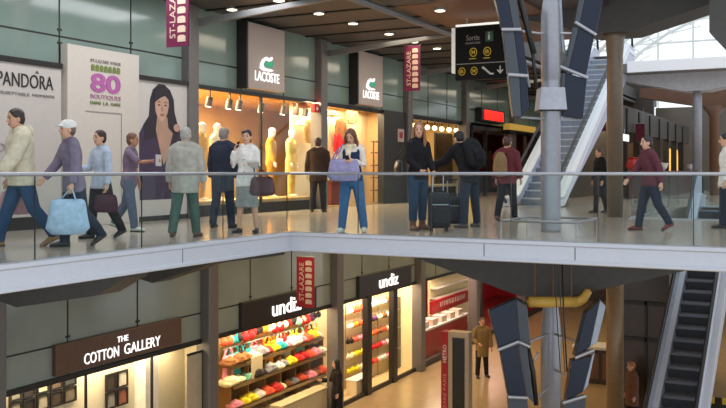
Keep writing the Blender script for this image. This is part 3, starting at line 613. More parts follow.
# red led sign and yellow sign over the doorways at the far end
t = thing('led_sign', 'black-framed sign box with a glowing red display', 'sign', W(36, VF - .3, 3.02))
u0, u1 = UF(482, VF - .3), UF(505, VF - .3); MB().uv(u0, u1, VF - .3, VF - .02, 3.04, 3.58).build('case', M_DARK, t, bevel=.02)
MB().uv(u0 + .3, u1 - .25, VF - .315, VF - .3, 3.12, 3.5).build('display', mat('led_red', 'ff1408', .4, emit=2.2, var=.3, scale=25), t)
t = thing('yellow_sign', 'yellow lit fascia sign behind the silver column', 'shop sign', W(36, 9.4, 2.6)); q = UF(510, VF - .4), UF(536, VF - .4)
MB().uv(q[0], q[1], VF - .4, VF - .1, 2.82, 3.1).build('board', mat('yellow_sign', 'd8b04e', .5, emit=.3), t, bevel=.01); MB().uv(q[0], q[1], VF - .42, VF - .1, 2.74, 2.82).build('trim', M_DARK, t)
# downlights in the dark ceiling
LM = mat('lamp_glow', 'fff0d0', .4, emit=5, var=0)
spots = [(232, 9), (279, 0), (319, 13), (353, 23), (389, 33.5), (414, 41.5), (440, 10), (437, 48), (313, 0), (450, 78)]
for k, (px, py) in enumerate(spots):
    p = ceil_pt(px, py, ZC - .03 if k not in (6,) else ZC - .09); t = thing('ceiling_downlight', 'small round ceiling downlight, ' + ['above the left crocodile sign', 'at the picture top left of centre', 'above the second upper facade column', 'above the right crocodile sign', 'left of the upper middle banner', 'touching the top of the middle banner', 'in the brown wooden soffit', 'right of the middle banner', 'at the picture top above the second column', 'below the black direction sign'][k], 'ceiling light', p)
    MB().loft([p - Vector((0, 0, .02)), p + Vector((0, 0, .03))], [.135, .135], n=20, dome=0).build('trim_ring', M_STEEL, t); MB().loft([p - Vector((0, 0, .026)), p - Vector((0, 0, .019))], [.11, .11], n=20, dome=0).build('diffuser', LM, t)
# ---------------------------------------------------------------- shop rooms
def room(name, u0, u1, v0, v1, z0, z1, wall, floor, label, ceilm=None):
    b = MB(); b.uv(u0, u1, v1, v1 + .1, z0, z1); b.uv(u0 - .05, u0, v0, v1, z0, z1); b.uv(u1, u1 + .05, v0, v1, z0, z1); S(b, name, wall, 'back and side walls of ' + label)
    b = MB(); b.uv(u0, u1, v0, v1, z0, z0 + .03); S(b, 'floor.' + '%03d' % (10 + len(ROOMS)), floor, 'floor of ' + label)
    b = MB(); b.uv(u0, u1, v0, v1, z1, z1 + .08); S(b, 'ceiling.' + '%03d' % (10 + len(ROOMS)), ceilm or M_WHITE, 'ceiling of ' + label); ROOMS.append(name)
ROOMS = []
def light(name, loc, energy_, size, color=(1, .75, .45), size_y=None, rot=None, spread=None):
    l = bpy.data.lights.new(name, 'AREA'); l.energy = energy_ * 1.5; l.size = size; l.color = color
    if size_y: l.shape = 'RECTANGLE'; l.size_y = size_y
    o = bpy.data.objects.new(name, l); o.location = loc; o.rotation_euler = rot or (0, 0, 0); COL.objects.link(o); return o
WARM = (1, .70, .38)
M_TAN = mat('shop_tan_wall', 'c8a262', .6, 0, .05, 2); M_SFL = mat('shop_wood_floor', 'a5814f', .35, 0, .1)
room('wall_shop', 15.6, 26.2, VF + .05, 16, 0, 2.95, M_TAN, M_SFL, 'the mannequin shop', M_TAN)
b = MB(); b.uv(21.4, 26.0, 13.3, 13.4, 0, 2.95); S(b, 'wall_display', M_CREAM, 'bright cream display wall in the mannequin shop')
b = MB(); b.uv(25.98, 26.15, VF + .1, 13.4, 0, 2.95); S(b, 'wall_reveal', mat('tan_reveal', 'c9a778', .5), 'tan side wall of the shop doorway')
b = MB(); b.uv(25.1, 26.8, VF - .12, VF + .1, 0, 2.95); S(b, 'wall_panel', mat('panel_anthracite', '2d2a29', .35), 'dark anthracite wall panel right of the open shop doorway')
for (u0, u1), lab in (((15.6, 18.4), 'left pane of the mannequin window'), ((18.4, 21.1), 'right pane of the mannequin window')):
    MB().uv(u0 + .02, u1 - .02, VF + .0, VF + .02, .25, 2.86).build('window_%d' % (30 + int(u0)), M_SHOPG, kind='structure', label='clear shop glass, ' + lab)
b = MB(); b.uv(15.6, 21.1, VF - .03, VF + .05, 0, .25); b.uv(15.6, 21.1, VF - .02, VF + .05, 2.86, 2.95); b.uv(18.37, 18.43, VF - .02, VF + .04, .25, 2.86); S(b, 'trim_30', M_DARK, 'dark frame of the mannequin window')
b = MB(); b.uv(21.3, 25.1, VF - .02, VF + .05, 2.84, 2.95); S(b, 'trim_31', M_DARK, 'dark header of the open shop doorway')
light('lamp_shop', W(18.2, 14, 2.9), 500, 3.6, (1, .8, .52), 2.2, (0, 0, PI / 2)); light('lamp_shop', W(23.6, 12.8, 2.9), 110, 3.6, (1, .8, .52), .7, (0, 0, PI / 2)); light('lamp_shop', W(20.8, 12.8, 2.9), 55, 1.2, (1, .82, .55), .6)
t = thing('small_sign', 'small square red and white notice on the dark panel', 'sign', W(26.3, VF - .14, 1.9)); MB().uv(26.1, 26.55, VF - .14, VF - .12, 1.98, 2.4).build('plate', mat('notice', 'b9a09a', .5), t); MB().uv(26.2, 26.45, VF - .146, VF - .14, 2.1, 2.3).build('symbol', mat('notice_red', '9b2f33', .5), t)
t = thing('alarm_box', 'small red box under the glass cladding beside the second upper column', 'alarm box', W(20.9, VF - .15, 2.62)); MB().uv(20.75, 21.0, VF - .16, VF - .02, 2.62, 2.86).build('case', mat('alarm_red', 'b3201c', .4), t, bevel=.02); MB().ell(W(20.87, VF - .16, 2.72), .03, .05, .05).build('button', M_WHITE, t)
# track spotlights in the mannequin window
M_SPOT = mat('spot_black', '4b3d2c', .4, .3)
for k, px in enumerate((210, 230, 240, 262, 284, 297, 306)):
    u = UF(px, 12.9); t = thing('track_spotlight', 'dark track spotlight, %s from the left in the mannequin window' % ordinal(k), 'spotlight', W(u, 12.9, 2.5)); MB().tube(W(u, 12.9, 2.75), W(u, 12.9, 2.95), .02).build('stem', M_SPOT, t); MB().loft([W(u, 12.9, 2.78), W(u - .03, 12.93, 2.55)], [.075, .085], n=14, dome=0).build('head', M_SPOT, t); MB().loft([W(u - .03, 12.931, 2.549), W(u - .031, 12.932, 2.54)], [.07, .07], n=14, dome=0).build('lens', LM, t)
t = thing('light_strip', 'thin slanting light strip under the mannequin shop ceiling', 'light', W(17.3, 13.6, 2.6)); MB().tube(W(16.6, 12.95, 2.72), W(18.7, 14.9, 2.35), .02).build('tube', mat('strip_glow', 'ffe9c4', .4, emit=1.5), t); MB().tube(W(17.6, 13.9, 2.54), W(17.6, 13.9, 2.95), .008).build('wire', M_STEEL, t)
b = MB(); b.uv(17.9, 18.6, 15.6, 15.98, .03, 2.3); S(b, 'door_1', mat('inner_doorway', 'e0b766', .5), 'bright inner doorway at the back of the mannequin shop')
# mannequins
M_MAN = mat('mannequin_white', 'fbf6ee', .4, 0, .02)
mann = [(201, 'd8a23a', 'c99b3e', 'gold jacket mannequin beside the first upper column'), (216, 'efe0b8', 'a67b3a', 'cream top mannequin, second from the left in the window'), (271, 'c9962f', 'b98428', 'ochre jacket mannequin just right of the woman in the white jacket'), (291, 'e6c77d', 'e0bc69', 'pale yellow coat mannequin at the right end of the window')]
for k, (px, c1, c2, lab) in enumerate(mann):
    u = UF(px, 12.85)
    o, J, M, s_, TP = person(lab, W(u, 12.85, .33), rz=-PI / 2 + random.uniform(-.3, .3) + .35, H=1.82, sex='mf'[k % 2], arms=(((.2, .1, -1), (.15, .35, -1)), ((.25, -.05, -1), (.1, .2, -1))), hair=None, top=dict(hem=-.12 if k < 3 else -.35, e=.022, sl=.018, m=cloth(c1), name='jacket'), bottom=dict(kind='t', m=cloth(c2)), skin=M_MAN, name='mannequin', cat='mannequin', vox=.011, faceless=True)
    MB().loft([W(u, 12.85, .25), W(u, 12.85, .29)], [.26, .26], n=20, dome=0).build('base', M_STEEL, o) if False else None
b = MB(); b.uv(15.62, 21.1, VF + .06, 13.3, 0, .33); S(b, 'trim_32', mat('window_plinth', 'c7a066', .45), 'wooden plinth under the mannequins')
# hung clothes, hats and shelves on the display walls
def garment_mesh(kind, m):
    b = MB()
    if kind == 'jacket':
        b.loft([(0, 0, -.62), (0, 0, -.35), (0, 0, -.12), (0, 0, -.02)], [(.2, .06), (.18, .065), (.21, .06), (.1, .045)], n=14, dome=.2)
        for sd in (1, -1): b.loft([(sd * .17, 0, -.08), (sd * .25, .01, -.3), (sd * .27, .02, -.55)], [(.06, .045), (.055, .045), (.045, .04)], n=10)
    if kind == 'hat': b.ell((0, 0, .05), .12, .12, .09); b.ell((0, .02, 0), .2, .2, .02)
    if kind == 'top':
        b.loft([(0, 0, -.42), (0, 0, -.25), (0, 0, -.1)], [(.15, .05), (.13, .055), (.15, .05)], n=14, dome=.2)
        for sd in (1, -1): b.loft([(sd * .1, 0, -.12), (sd * .09, 0, -.04), (sd * .05, 0, .0)], [(.02, .02)] * 3, n=8)
    if kind == 'bra':
        for sd in (1, -1):
            b.ell((sd * .085, .01, -.12), .085, .06, .075); b.loft([(sd * .1, 0, -.07), (sd * .09, -.01, .0)], [.012, .012], n=6)
        b.loft([(-.19, -.01, -.14), (0, .01, -.16), (.19, -.01, -.14)], [(.012, .025)] * 3, n=8)
    if kind == 'folded':
        b.loft([(-.13, 0, .05), (-.08, 0, .07), (.08, 0, .065), (.13, 0, .045)], [(.1, .045), (.13, .065), (.125, .06), (.1, .04)], ref=(0, 1, 0), n=12); b.ell((.03, .03, .11), .1, .09, .04)
        b.loft([(-.1, -.05, .1), (0, .02, .135), (.09, .05, .1)], [.03, .04, .03], n=8)
    return b
GP = {}
def garment(kind, hexc, p, rz, label, group, sc=1.):
    m = cloth(hexc, .8)
    if kind not in GP:
        o = garment_mesh(kind, m).build({'top': 'camisole', 'bra': 'brassiere', 'folded': 'folded_garment', 'jacket': 'hanging_jacket', 'hat': 'hat'}[kind], m, local=True, voxel=.014, sm=2); GP[kind] = o; o.material_slots[0].link = 'OBJECT'
    else:
        o = GP[kind].copy(); COL.objects.link(o)
    o.material_slots[0].link = 'OBJECT'; o.material_slots[0].material = m
    o.location = p; o.rotation_euler = (0, random.uniform(-.06, .06), rz + random.uniform(-.12, .12)); o.scale = (sc, sc, sc)
    return tag(o, label, {'top': 'underwear', 'bra': 'underwear', 'folded': 'clothing', 'jacket': 'clothing', 'hat': 'hat'}[kind], group)
CN = {'red': 'c2242b', 'coral': 'e2593c', 'orange': 'ef8f1e', 'yellow': 'e6d02c', 'white': 'ece4d8', 'pink': 'ea8fa6', 'teal': '2aa5a8', 'mint': '8fd3b4', 'black': '2a2226', 'purple': '6a3a6d', 'cream': 'efe2ba', 'brown': '8a5a34', 'tan': 'c09a63', 'grey': '8a8a90'}
RZ = -PI / 2   # garments face the atrium (+X)
k = 0
for px, py, kd, cn in ((336, 113, 'hat', 'brown'), (352, 110, 'jacket', 'tan'), (341, 126, 'jacket', 'brown'), (332, 124, 'hat', 'tan'), (303, 116, 'hat', 'brown'), (311, 128, 'jacket', 'tan'), (300, 134, 'hat', 'cream'), (339, 140, 'jacket', 'red')):
    v = 13.05; u = UF(px, v); Yc = u * CS + v * SN; z = 1 - (py - HY) * Yc / FPX
    garment(kd, CN[cn], W(u, v, z + .25), RZ, '%s %s on the cream display wall, %s' % (cn, {'hat': 'hat', 'jacket': 'jacket hanging'}[kd], ['top left behind the doorway', 'at right beside the tan side wall', 'below the top row behind the doorway', 'lower left behind the doorway', 'top of the window end', 'right of the window end', 'low at the window end', 'low in the middle of the doorway'][k]), 'clothes on the cream display wall', 1.1); k += 1
t = thing('clothes_rail', 'upright wooden shelf stand beside the tan side wall', 'stand', W(25.6, 12.75, 0))
for u in (25.4, 25.8): MB().tube(W(u, 12.75, .03), W(u, 12.75, 2.0), .025).build('post', M_WOOD, t)
for z in (.4, .8, 1.2, 1.6, 1.95): MB().uv(25.38, 25.82, 12.65, 12.85, z, z + .03).build('shelf', M_WOOD, t)
t = thing('display_table', 'low dark red display unit behind the woman with the lavender bag', 'display unit', W(22.9, 12.95, 0)); MB().uv(22.6, 23.3, 12.7, 13.2, .7, .76).build('top', mat('maroon_unit', '6a2a22', .5), t); MB().uv(22.65, 23.25, 12.75, 13.15, .03, .7).build('body', mat('maroon_unit', '6a2a22', .5), t, bevel=.02)
# fourth bay shop with a lit header
room('wall_shop', 27.45, 32.85, VF + .05, 15.5, 0, 2.95, mat('shop_beige', 'b99e72', .6), M_SFL, 'the beige shop behind the woman with the suitcase')
b = MB(); b.uv(27.45, 32.9, VF - .02, VF + .05, 2.8, 2.95); b.uv(27.45, 32.9, VF - .03, VF + .05, 0, .2); S(b, 'trim_33', M_DARK, 'dark frame of the beige shop window')
MB().uv(27.5, 32.8, VF, VF + .02, .2, 2.8).build('window_70', M_SHOPG, kind='structure', label='clear glass of the beige shop window')
t = thing('display_board', 'large dark picture board in the beige shop window', 'display board', W(30.4, 13.2, .3)); q = UF(437, 13), UF(462, 13)
MB().uv(q[0], q[1], 13, 13.08, .35, 2.45).build('board', mat('board_dark', '3d3026', .3, 0, .5, 2), t); MB().uv(q[0] - .06, q[1] + .06, 13.02, 13.1, .28, 2.5).build('frame', M_DARK, t)
t = thing('window_counter', 'low pale counter in the beige shop window', 'counter', W(30.3, 12.8, 0)); MB().uv(29.2, 32.4, 12.6, 12.9, .45, .55).build('top', mat('counter_pale', 'cdbb95', .4), t, bevel=.01); MB().uv(29.3, 32.3, 12.65, 12.9, .03, .45).build('body', M_DARK, t)
for k in range(7):
    u = UF(413 + 7.2 * k, 12.75); t = thing('bulb_lamp', 'round glowing bulb, %s from the left along the beige shop header' % ordinal(k), 'lamp', W(u, 12.75, 2.55)); MB().ell(W(u, 12.75, 2.62), .09, .09, .09).build('bulb', mat('bulb_glow', 'ffe3b0', .4, emit=6, var=0), t, smooth=True); MB().tube(W(u, 12.75, 2.68), W(u, 12.75, 2.95), .02).build('socket', M_DARK, t)
light('lamp_shop', W(30, 13.8, 2.9), 120, 4.2, WARM, 1.6, (0, 0, PI / 2))
# red store at the far end of the upper level
M_REDW = mat('store_red', '6e1416', .4, 0, .15, 2)
room('wall_shop', 33.2, 45.5, VF + .3, 15.5, 0, 2.95, M_REDW, mat('store_floor_dark', '4a3328', .4), 'the red store beside the white escalator')
b = MB()
for u in (33.2, 34.9, 37.6, 40.5, 43): b.uv(u - .07, u + .07, VF - .05, VF + .1, 0, 2.95)
b.uv(33.1, 45.5, VF - .05, VF + .1, 2.7, 2.95); S(b, 'trim_34', M_DARK, 'dark door frames of the red store')
for u0, u1, n in ((33.3, 34.8, 81), (37.7, 40.4, 82), (40.6, 42.9, 83)): MB().uv(u0, u1, VF, VF + .02, .05, 2.7).build('window_%d' % n, M_SHOPG, kind='structure', label='glass door leaf of the red store, %s' % {81: 'leftmost', 82: 'middle', 83: 'rightmost'}[n])
for k, (u, hx) in enumerate(((35, 'c9a14a'), (38, '8b2722'), (41, '7a2a20'))):
    t = thing('display_rack', 'tall %s display rack in the upper red store' % ['golden', 'red', 'dim brownish'][k], 'display rack', W(u, 14.2, 0)); MB().uv(u, u + 1.4, 14.2, 14.6, .03, 2).build('frame', M_DARK, t)
    for q in range(4):
        m = MB()
        for j in range(6): m.uv(u + .08 + .21 * j, u + .22 + .21 * j, 14.1, 14.3, .25 + .45 * q, .5 + .45 * q + random.uniform(-.06, .06))
        m.build('goods', mat('goods_' + hx, hx, .5, 0, .4, 6), t)
light('lamp_shop', W(37, 13.6, 2.9), 70, 5, (1, .6, .4), 1.4, (0, 0, PI / 2))
# ---------------------------------------------------------------- lower shops
def zat(px, py, v):
    u = UF(px, v); return 1 - (py - HY) * (u * CS + v * SN) / FPX
HZ = -2.62
room('wall_shop', 10.4, 15.75, VL + .05, 15, ZL, HZ, mat('gallery_wall', 'd0c3a0', .6, 0, .02), M_TILE2, 'the pale gallery shop')
b = MB(); b.uv(10.4, 15.78, VL + .6, VL + .66, ZL, HZ); S(b, 'wall_gallery', mat('gallery_wall', 'd0c3a0', .6, 0, .02), 'pale display wall of the gallery shop')
b = MB(); b.uv(10.4, 15.75, VL - .03, VL + .05, HZ - .1, HZ); 
for u in (UF(86, VL), UF(152, VL)): b.uv(u - .015, u + .015, VL - .02, VL + .03, ZL, HZ)
S(b, 'trim_40', M_DARK, 'dark frame of the gallery shop window')
b = MB(); q = UF(138, VL + .5), UF(151, VL + .5); b.uv(q[0], q[1], VL + .3, VL + .6, ZL, HZ); S(b, 'trim_41', mat('white_post', 'efe6d0', .5), 'white vertical post in the gallery shop')
t = thing('window_graphic', 'beige panel with a dark edge beside the second lower column', 'panel', W(15.2, VL, ZL)); q = UF(185, VL), UF(203, VL); MB().uv(q[0], q[1], VL - .05, VL - .02, ZL + .1, -2.85).build('panel', mat('graphic_beige', 'b3a68b', .4), t); MB().uv(q[0] + .0, q[1], VL - .07, VL - .05, -2.9, -2.85).build('edge', M_DARK, t); MB().uv(q[1] - .1, q[1] - .07, VL - .07, VL - .05, ZL + .1, -2.9).build('edge', M_DARK, t)
def picture(u0, u1, z0, z1, v, hx, label):
    t = thing('picture_frame', label, 'picture', W((u0 + u1) / 2, v, z0), group='framed pictures in the gallery shop'); fr = MB(); e = .035
    for a, b_, c, d in ((u0, u1, z0, z0 + e), (u0, u1, z1 - e, z1), (u0, u0 + e, z0 + e, z1 - e), (u1 - e, u1, z0 + e, z1 - e)): fr.uv(a, b_, v - .04, v, c, d)
    fr.build('frame', M_DARK, t); MB().uv(u0 + e, u1 - e, v - .015, v, z0 + e, z1 - e).build('print', mat('print_pic_' + hx, hx, .4, var=.5, scale=5), t)
VP = VL + .58
pu = [UF(8 + 13.6 * i, VP) for i in range(6)]; tones = ['7d7566', '2c2722', 'b1a48a', '5b4a3a', '3a3a3a', '94866c', '2d2620', 'a09478', '40372c', '6e604c']
n = 0
for r in range(2):
    for i in range(5):
        z1 = -2.72 - .31 * r
        picture(pu[i] + .015, pu[i + 1] - .015, z1 - .29, z1, VP, tones[n % 10], 'dark framed picture in the left grid, %s row from the top, %s from the left' % (ordinal(r), ordinal(i))); n += 1
pu = [UF(104.5, VP), UF(116, VP), UF(127.5, VP)]
for r in range(2):
    for i in range(2):
        z1 = -3.0 - .36 * r; picture(pu[i] + .015, pu[i + 1] - .015, z1 - .34, z1, VP, ['3c342a', 'c6bba0', '8f8a7a', '9c5a40', '4a3f33', 'b3a07a'][r * 2 + i], 'dark framed picture in the small right grid, %s row, %s column' % (ordinal(r), ['left', 'right'][i]))
t = thing('fascia_sign', 'brown shop sign reading THE COTTON GALLERY in white letters', 'shop sign', W(13, VL - .1, -2.6)); q = UF(55, VL - .08), UF(181, VL - .08)
MB().uv(q[0], q[1], VL - .1, VL - .01, -2.58, -2.03).build('board', mat('sign_brown', '5f4330', .3, 0, .1), t, bevel=.01)
ua, ub = UF(84, VL - .1), UF(160, VL - .1)
gl = lambda *a: face_text(*a)
gl('COTTON GALLERY', 'lettering', M_LIT, ua, ub, -2.5, -2.3, VL - .102, t); gl('THE', 'lettering', M_LIT, UF(117, VL - .1), UF(128, VL - .1), -2.24, -2.13, VL - .102, t)
light('lamp_gallery', W(13, VL + .33, HZ - .04), 60, .4, (1, .84, .6), 4.5, (0, 0, 0))
# lingerie shop: left window
M_USH = mat('undies_wall', 'dcc592', .6, 0, .03)
room('wall_shop', 15.9, 27.3, VL + .05, 15.6, ZL, HZ, M_USH, mat('undies_floor', 'd8c08e', .35, 0, .05), 'the lingerie shop', M_CREAM)
for (px0, px1, t0, t1, lab) in ((242, 316, 272, 301, 'dark sign with white lettering over the left lingerie window'), (359, 411, 379, 398, 'dark sign with white lettering over the right lingerie doorway')):
    t = thing('fascia_sign', lab, 'shop sign', W(UF(px0, VL), VL - .1, -2.6)); q = UF(px0, VL - .1), UF(px1, VL - .1)
    MB().uv(q[0], q[1], VL - .12, VL - .01, -2.64, -2.02).build('board', mat('sign_charcoal', '2b2524', .35), t, bevel=.01)
    face_text('undiz', 'lettering', M_LIT, UF(t0, VL - .12), UF(t1, VL - .12), -2.52, -2.14, VL - .123, t, .015, .012)
b = MB(); b.uv(15.95, 21.6, VL - .03, VL + .05, HZ - .08, HZ); b.uv(15.95, 27.4, VL - .03, VL + .05, ZL, ZL + .12)
for px in (367.5, 393.5): u = UF(px, VL); b.uv(u - .14, u + .14, VL - .08, VL + .1, ZL, HZ)
b.uv(21.7, 27.4, VL - .03, VL + .05, HZ - .08, HZ)
S(b, 'trim_42', M_DARK, 'dark window frames of the lingerie shop')
MB().uv(16.2, 21.5, VL, VL + .02, ZL + .12, HZ - .08).build('window_90', M_SHOPG, kind='structure', label='clear glass of the left lingerie window')
VS = 13.0
u0, u1 = UF(219, VS), 22.0
t = thing('display_shelving', 'long wooden two-tier bin shelving in the left lingerie window', 'shelving', W(19, VS, ZL)); M_SHW = mat('shelf_wood', '8a6138', .5, 0, .12)
for z, d in ((-4.72, .5), (-4.18, .42), (-3.72, .36)):
    MB().uv(u0, u1, VS - d, VS + .15, z - .04, z).build('shelf', M_SHW, t); MB().uv(u0, u1, VS - d - .02, VS - d, z - .05, z + .03).build('front_lip', mat('shelf_lip', '8f734c', .3), t)
MB().uv(u0, u1, VS + .15, VS + .2, ZL, -2.9).build('back_panel', mat('shelf_back', 'b08a55', .6, 0, .06), t)
for i in range(7): u = u0 + (u1 - u0) * i / 6; MB().uv(u - .02, u + .02, VS - .35, VS + .15, ZL + .03, -3.7).build('divider', M_SHW, t)
MB().uv(u0, u1, VS - .55, VS + .15, ZL + .03, -5.0).build('plinth', M_CREAM, t)
MB().tube(W(u0, VS - .12, -2.93), W(u1, VS - .12, -2.93), .015).build('hanging_rail', M_STEEL, t); MB().tube(W(u0, VS - .12, -3.3), W(u1, VS - .12, -3.3), .015).build('hanging_rail', M_STEEL, t)
rows = [('folded', -4.72, VS - .28, ['pink', 'yellow', 'yellow', 'white', 'coral', 'red', 'cream', 'brown', 'grey', 'coral', 'pink', 'brown', 'coral'], 'lowest bin shelf'),
        ('folded', -4.18, VS - .22, ['cream', 'cream', 'mint', 'black', 'black', 'grey', 'white', 'grey', 'yellow', 'red', 'red', 'coral', 'pink', 'white'], 'middle bin shelf'),
        ('folded', -3.72, VS - .16, ['brown', 'brown', 'brown', 'cream', 'grey', 'red', 'yellow', 'teal', 'pink', 'white', 'pink', 'coral', 'yellow', 'white'], 'upper bin shelf'),
        ('top', -3.3, VS - .12, ['pink', 'teal', 'black', 'teal', 'pink', 'red', 'orange', 'orange', 'white', 'red', 'cream', 'yellow', 'mint', 'red', 'black', 'yellow'], 'lower hanging rail'),
        ('bra', -2.93, VS - .12, ['coral', 'teal', 'black', 'red', 'red', 'black', 'orange', 'white', 'red', 'white', 'red', 'black', 'mint', 'red', 'purple', 'black'], 'upper hanging rail')]
for kd, z, v, cl, nm in rows:
    n = len(cl); cl = [(cn, u0 + .12 + (u1 - u0 - .24) * i / (n - 1)) for i, cn in enumerate(cl)]
    cl = [(cn, u) for cn, u in cl if HY + (EYE - z - .15) * FPX / (u * CS + v * SN) < 408]
    for i, (cn, u) in enumerate(cl):
        garment(kd, CN[cn], W(u + random.uniform(-.05, .05), v - random.uniform(0, .08), z), RZ, '%s %s on the %s, %s from the left' % (cn, {'folded': 'folded garment', 'top': 'camisole', 'bra': 'brassiere'}[kd], nm, ordinal(i)), 'garments on the %s of the left lingerie window' % nm, {'folded': 1.55, 'top': 1.45, 'bra': 1.4}[kd] * random.uniform(.8, 1.2))
t = thing('price_card', 'blank cream display card between the shelf goods', 'card', W(18.2, VS - .3, -4.2)); MB().uv(UF(251, 12.6), UF(262, 12.6), 12.58, 12.6, -4.14, -3.6).build('card', M_CREAM, t); MB().uv(UF(255, 12.6), UF(258, 12.6), 12.6, 12.68, -4.18, -4.14).build('foot', M_STEEL, t)
t = thing('glass_counter', 'pale low counter at the bottom of the left lingerie window', 'counter', W(20.3, 12.3, ZL)); MB().uv(19.0, 21.3, 12.1, 12.44, ZL + .13, -4.95).build('body', M_CREAM, t, bevel=.02); MB().uv(18.95, 21.35, 12.08, 12.46, -4.95, -4.9).build('top', mat('counter_pale', 'cdbb95', .4), t)
light('lamp_undies', W(18.8, 12.45, HZ - .03), 120, .5, (1, .78, .5), 4.8); light('lamp_undies', W(24.6, 12.4, HZ - .03), 110, .5, (1, .82, .56), 4.6)
b = MB(); b.uv(22.05, 23.4, 13.25, 13.35, ZL, HZ); S(b, 'wall_partition', M_CREAM, 'cream partition wall beside the bin shelving')
# right doorway: racks of underwear and lit end wall
VR = 12.8; ua, ub = UF(346, VR), UF(393, VR)
t = thing('garment_rack', 'wall rack of hanging underwear inside the right lingerie doorway', 'rack', W((ua + ub) / 2, VR, ZL))
MB().uv(ua, ub, VR + .1, VR + .15, ZL + .03, -2.75).build('back_panel', M_USH, t)
for z in (-3.1, -3.55, -4.0, -4.45, -4.9): MB().tube(W(ua, VR, z), W(ub, VR, z), .014).build('rail', M_STEEL, t)
for i in range(4): u = ua + (ub - ua) * i / 3; MB().tube(W(u, VR + .02, ZL + .03), W(u, VR + .02, -2.8), .018).build('upright', M_STEEL, t)
for r, (z, cl) in enumerate(zip((-3.1, -3.55, -4.0, -4.45, -4.9), (['white', 'coral', 'coral', 'white', 'white', 'white', 'cream', 'white', 'brown', 'white'], ['white', 'orange', 'coral', 'white', 'black', 'purple', 'cream', 'brown', 'white', 'cream'], ['black', 'coral', 'pink', 'black', 'orange', 'coral', 'brown', 'coral', 'white', 'pink'], ['cream', 'yellow', 'yellow', 'coral', 'red', 'red', 'red', 'pink', 'white', 'cream'], ['yellow', 'yellow', 'cream', 'red', 'red', 'coral', 'white', 'white', 'pink', 'cream']))):
    for i, cn in enumerate(cl): garment('bra', CN[cn], W(ua + .15 + (ub - ua - .3) * i / 9, VR - .05, z), RZ, '%s brassiere in the right lingerie doorway, %s rail from the top, %s from the left' % (cn, ordinal(r), ordinal(i)), 'brassieres on the rack in the right lingerie doorway', 1.12)
b = MB(); b.uv(27.2, 27.28, VL + .06, 15, ZL, HZ); S(b, 'wall_lit', mat('lit_cream', 'f3e3b0', .5, 0, .02), 'bright cream end wall of the lingerie shop')
t = thing('display_cabinet', 'grey tall cabinet against the bright cream end wall', 'cabinet', W(27, 12.75, ZL)); q = 26.85, 27.18; MB().uv(q[0], q[1], 12.62, 13.0, ZL + .03, -3.2).build('body', mat('cabinet_grey', '6b6156', .45), t, bevel=.01)
for z in (-4.9, -4.2, -3.6): MB().uv(q[0] + .02, q[1] - .02, 12.6, 12.62, z, z + .02).build('rail', M_STEEL, t)
t = thing('low_platform', 'white low platform at the foot of the right lingerie doorway', 'platform', W(23, 12.3, ZL)); MB().uv(UF(349, 12.4), UF(365, 12.4), 12.15, 12.5, ZL + .03, ZL + .45).build('body', M_CREAM, t, bevel=.02); MB().uv(UF(349, 12.4) - .02, UF(365, 12.4) + .02, 12.13, 12.52, ZL + .45, ZL + .48).build('top', M_WHITE, t)
# red store on the lower level
M_RED = mat('store_red_bright', 'a51420', .4, 0, .06)
room('wall_shop', 27.65, 45.5, VL + .1, 15.5, ZL, HZ + .3, M_RED, mat('red_floor', '6d2420', .35), 'the lower red store', mat('red_ceiling', 'd9c9b4', .5))
b = MB(); b.uv(27.3, 46, VL - .06, VL + .06, ZL, ZL + .2)
for u in (27.6, 33.4, 39.1): b.uv(u - .1, u + .1, VL - .06, VL + .1, ZL, HZ)
S(b, 'trim_43', M_DARK, 'dark frames of the lower red store window')
MB().uv(27.7, 33.1, VL, VL + .02, ZL + .2, HZ).build('window_91', M_SHOPG, kind='structure', label='clear glass of the lower red store window')
t = thing('shelf_fascia', 'red fascia board with white lettering inside the lower red store', 'shop sign', W(30.5, 13.2, -3.6)); q = UF(432, 13.2), UF(472, 13.2)
MB().uv(q[0], q[1], 13.2, 13.3, zat(450, 308, 13.2), zat(450, 296, 13.2)).build('board', M_RED, t); ua_, ub_, za_, zb_ = UF(440, 13.19), UF(466, 13.19), zat(452, 303, 13.19), zat(452, 298, 13.19)
for k in range(14): f0 = ua_ + (ub_ - ua_) * k / 14; MB().prism([W(f0, 13.19, zb_), W(f0 + .06, 13.19, zb_), W(f0 + [.14, .02, .1][k % 3], 13.19, za_), W(f0 + [.08, .0, .04][k % 3], 13.19, za_)], W(0, .01, 0)).build('lettering_stroke', M_SWH, t)
t = thing('white_shelving', 'white lit shelving with bottles along the back of the lower red store', 'shelving', W(30.5, 13.8, ZL)); q = UF(430, 13.8), UF(474, 13.8)
MB().uv(q[0], q[1], 13.8, 13.9, ZL + .03, HZ + .25).build('back_panel', mat('lit_cream', 'f3e3b0', .5), t)
for z in (-2.75, -3.15, -3.6, -4.0): MB().uv(q[0], q[1], 13.5, 13.8, z - .03, z).build('shelf', M_WHITE, t)
cnt = 0
for r, z in enumerate((-2.75, -3.15)):
    for i in range(9):
        u = q[0] + .2 + (q[1] - q[0] - .4) * i / 8; hx = ['c94a3a', 'e6d8c0', '3e3a36', 'b98a6a', 'd9c2b0'][(i * 3 + r) % 5]; o = MB()
        o.loft([(W(u, 13.62, z)), W(u, 13.62, z + .17), W(u, 13.62, z + .2), W(u, 13.62, z + .26)], [.065, .065, .03, .028], n=12, dome=0)
        o.build('bottle', mat('bottle_' + hx, hx, .3), label='%s bottle in the lower red store, %s shelf, %s from the left' % ({'c94a3a': 'red', 'e6d8c0': 'cream', '3e3a36': 'dark', 'b98a6a': 'tan', 'd9c2b0': 'pale pink'}[hx], ['top', 'second'][r], ordinal(i)), cat='bottle', group='bottles on the lit white shelving')
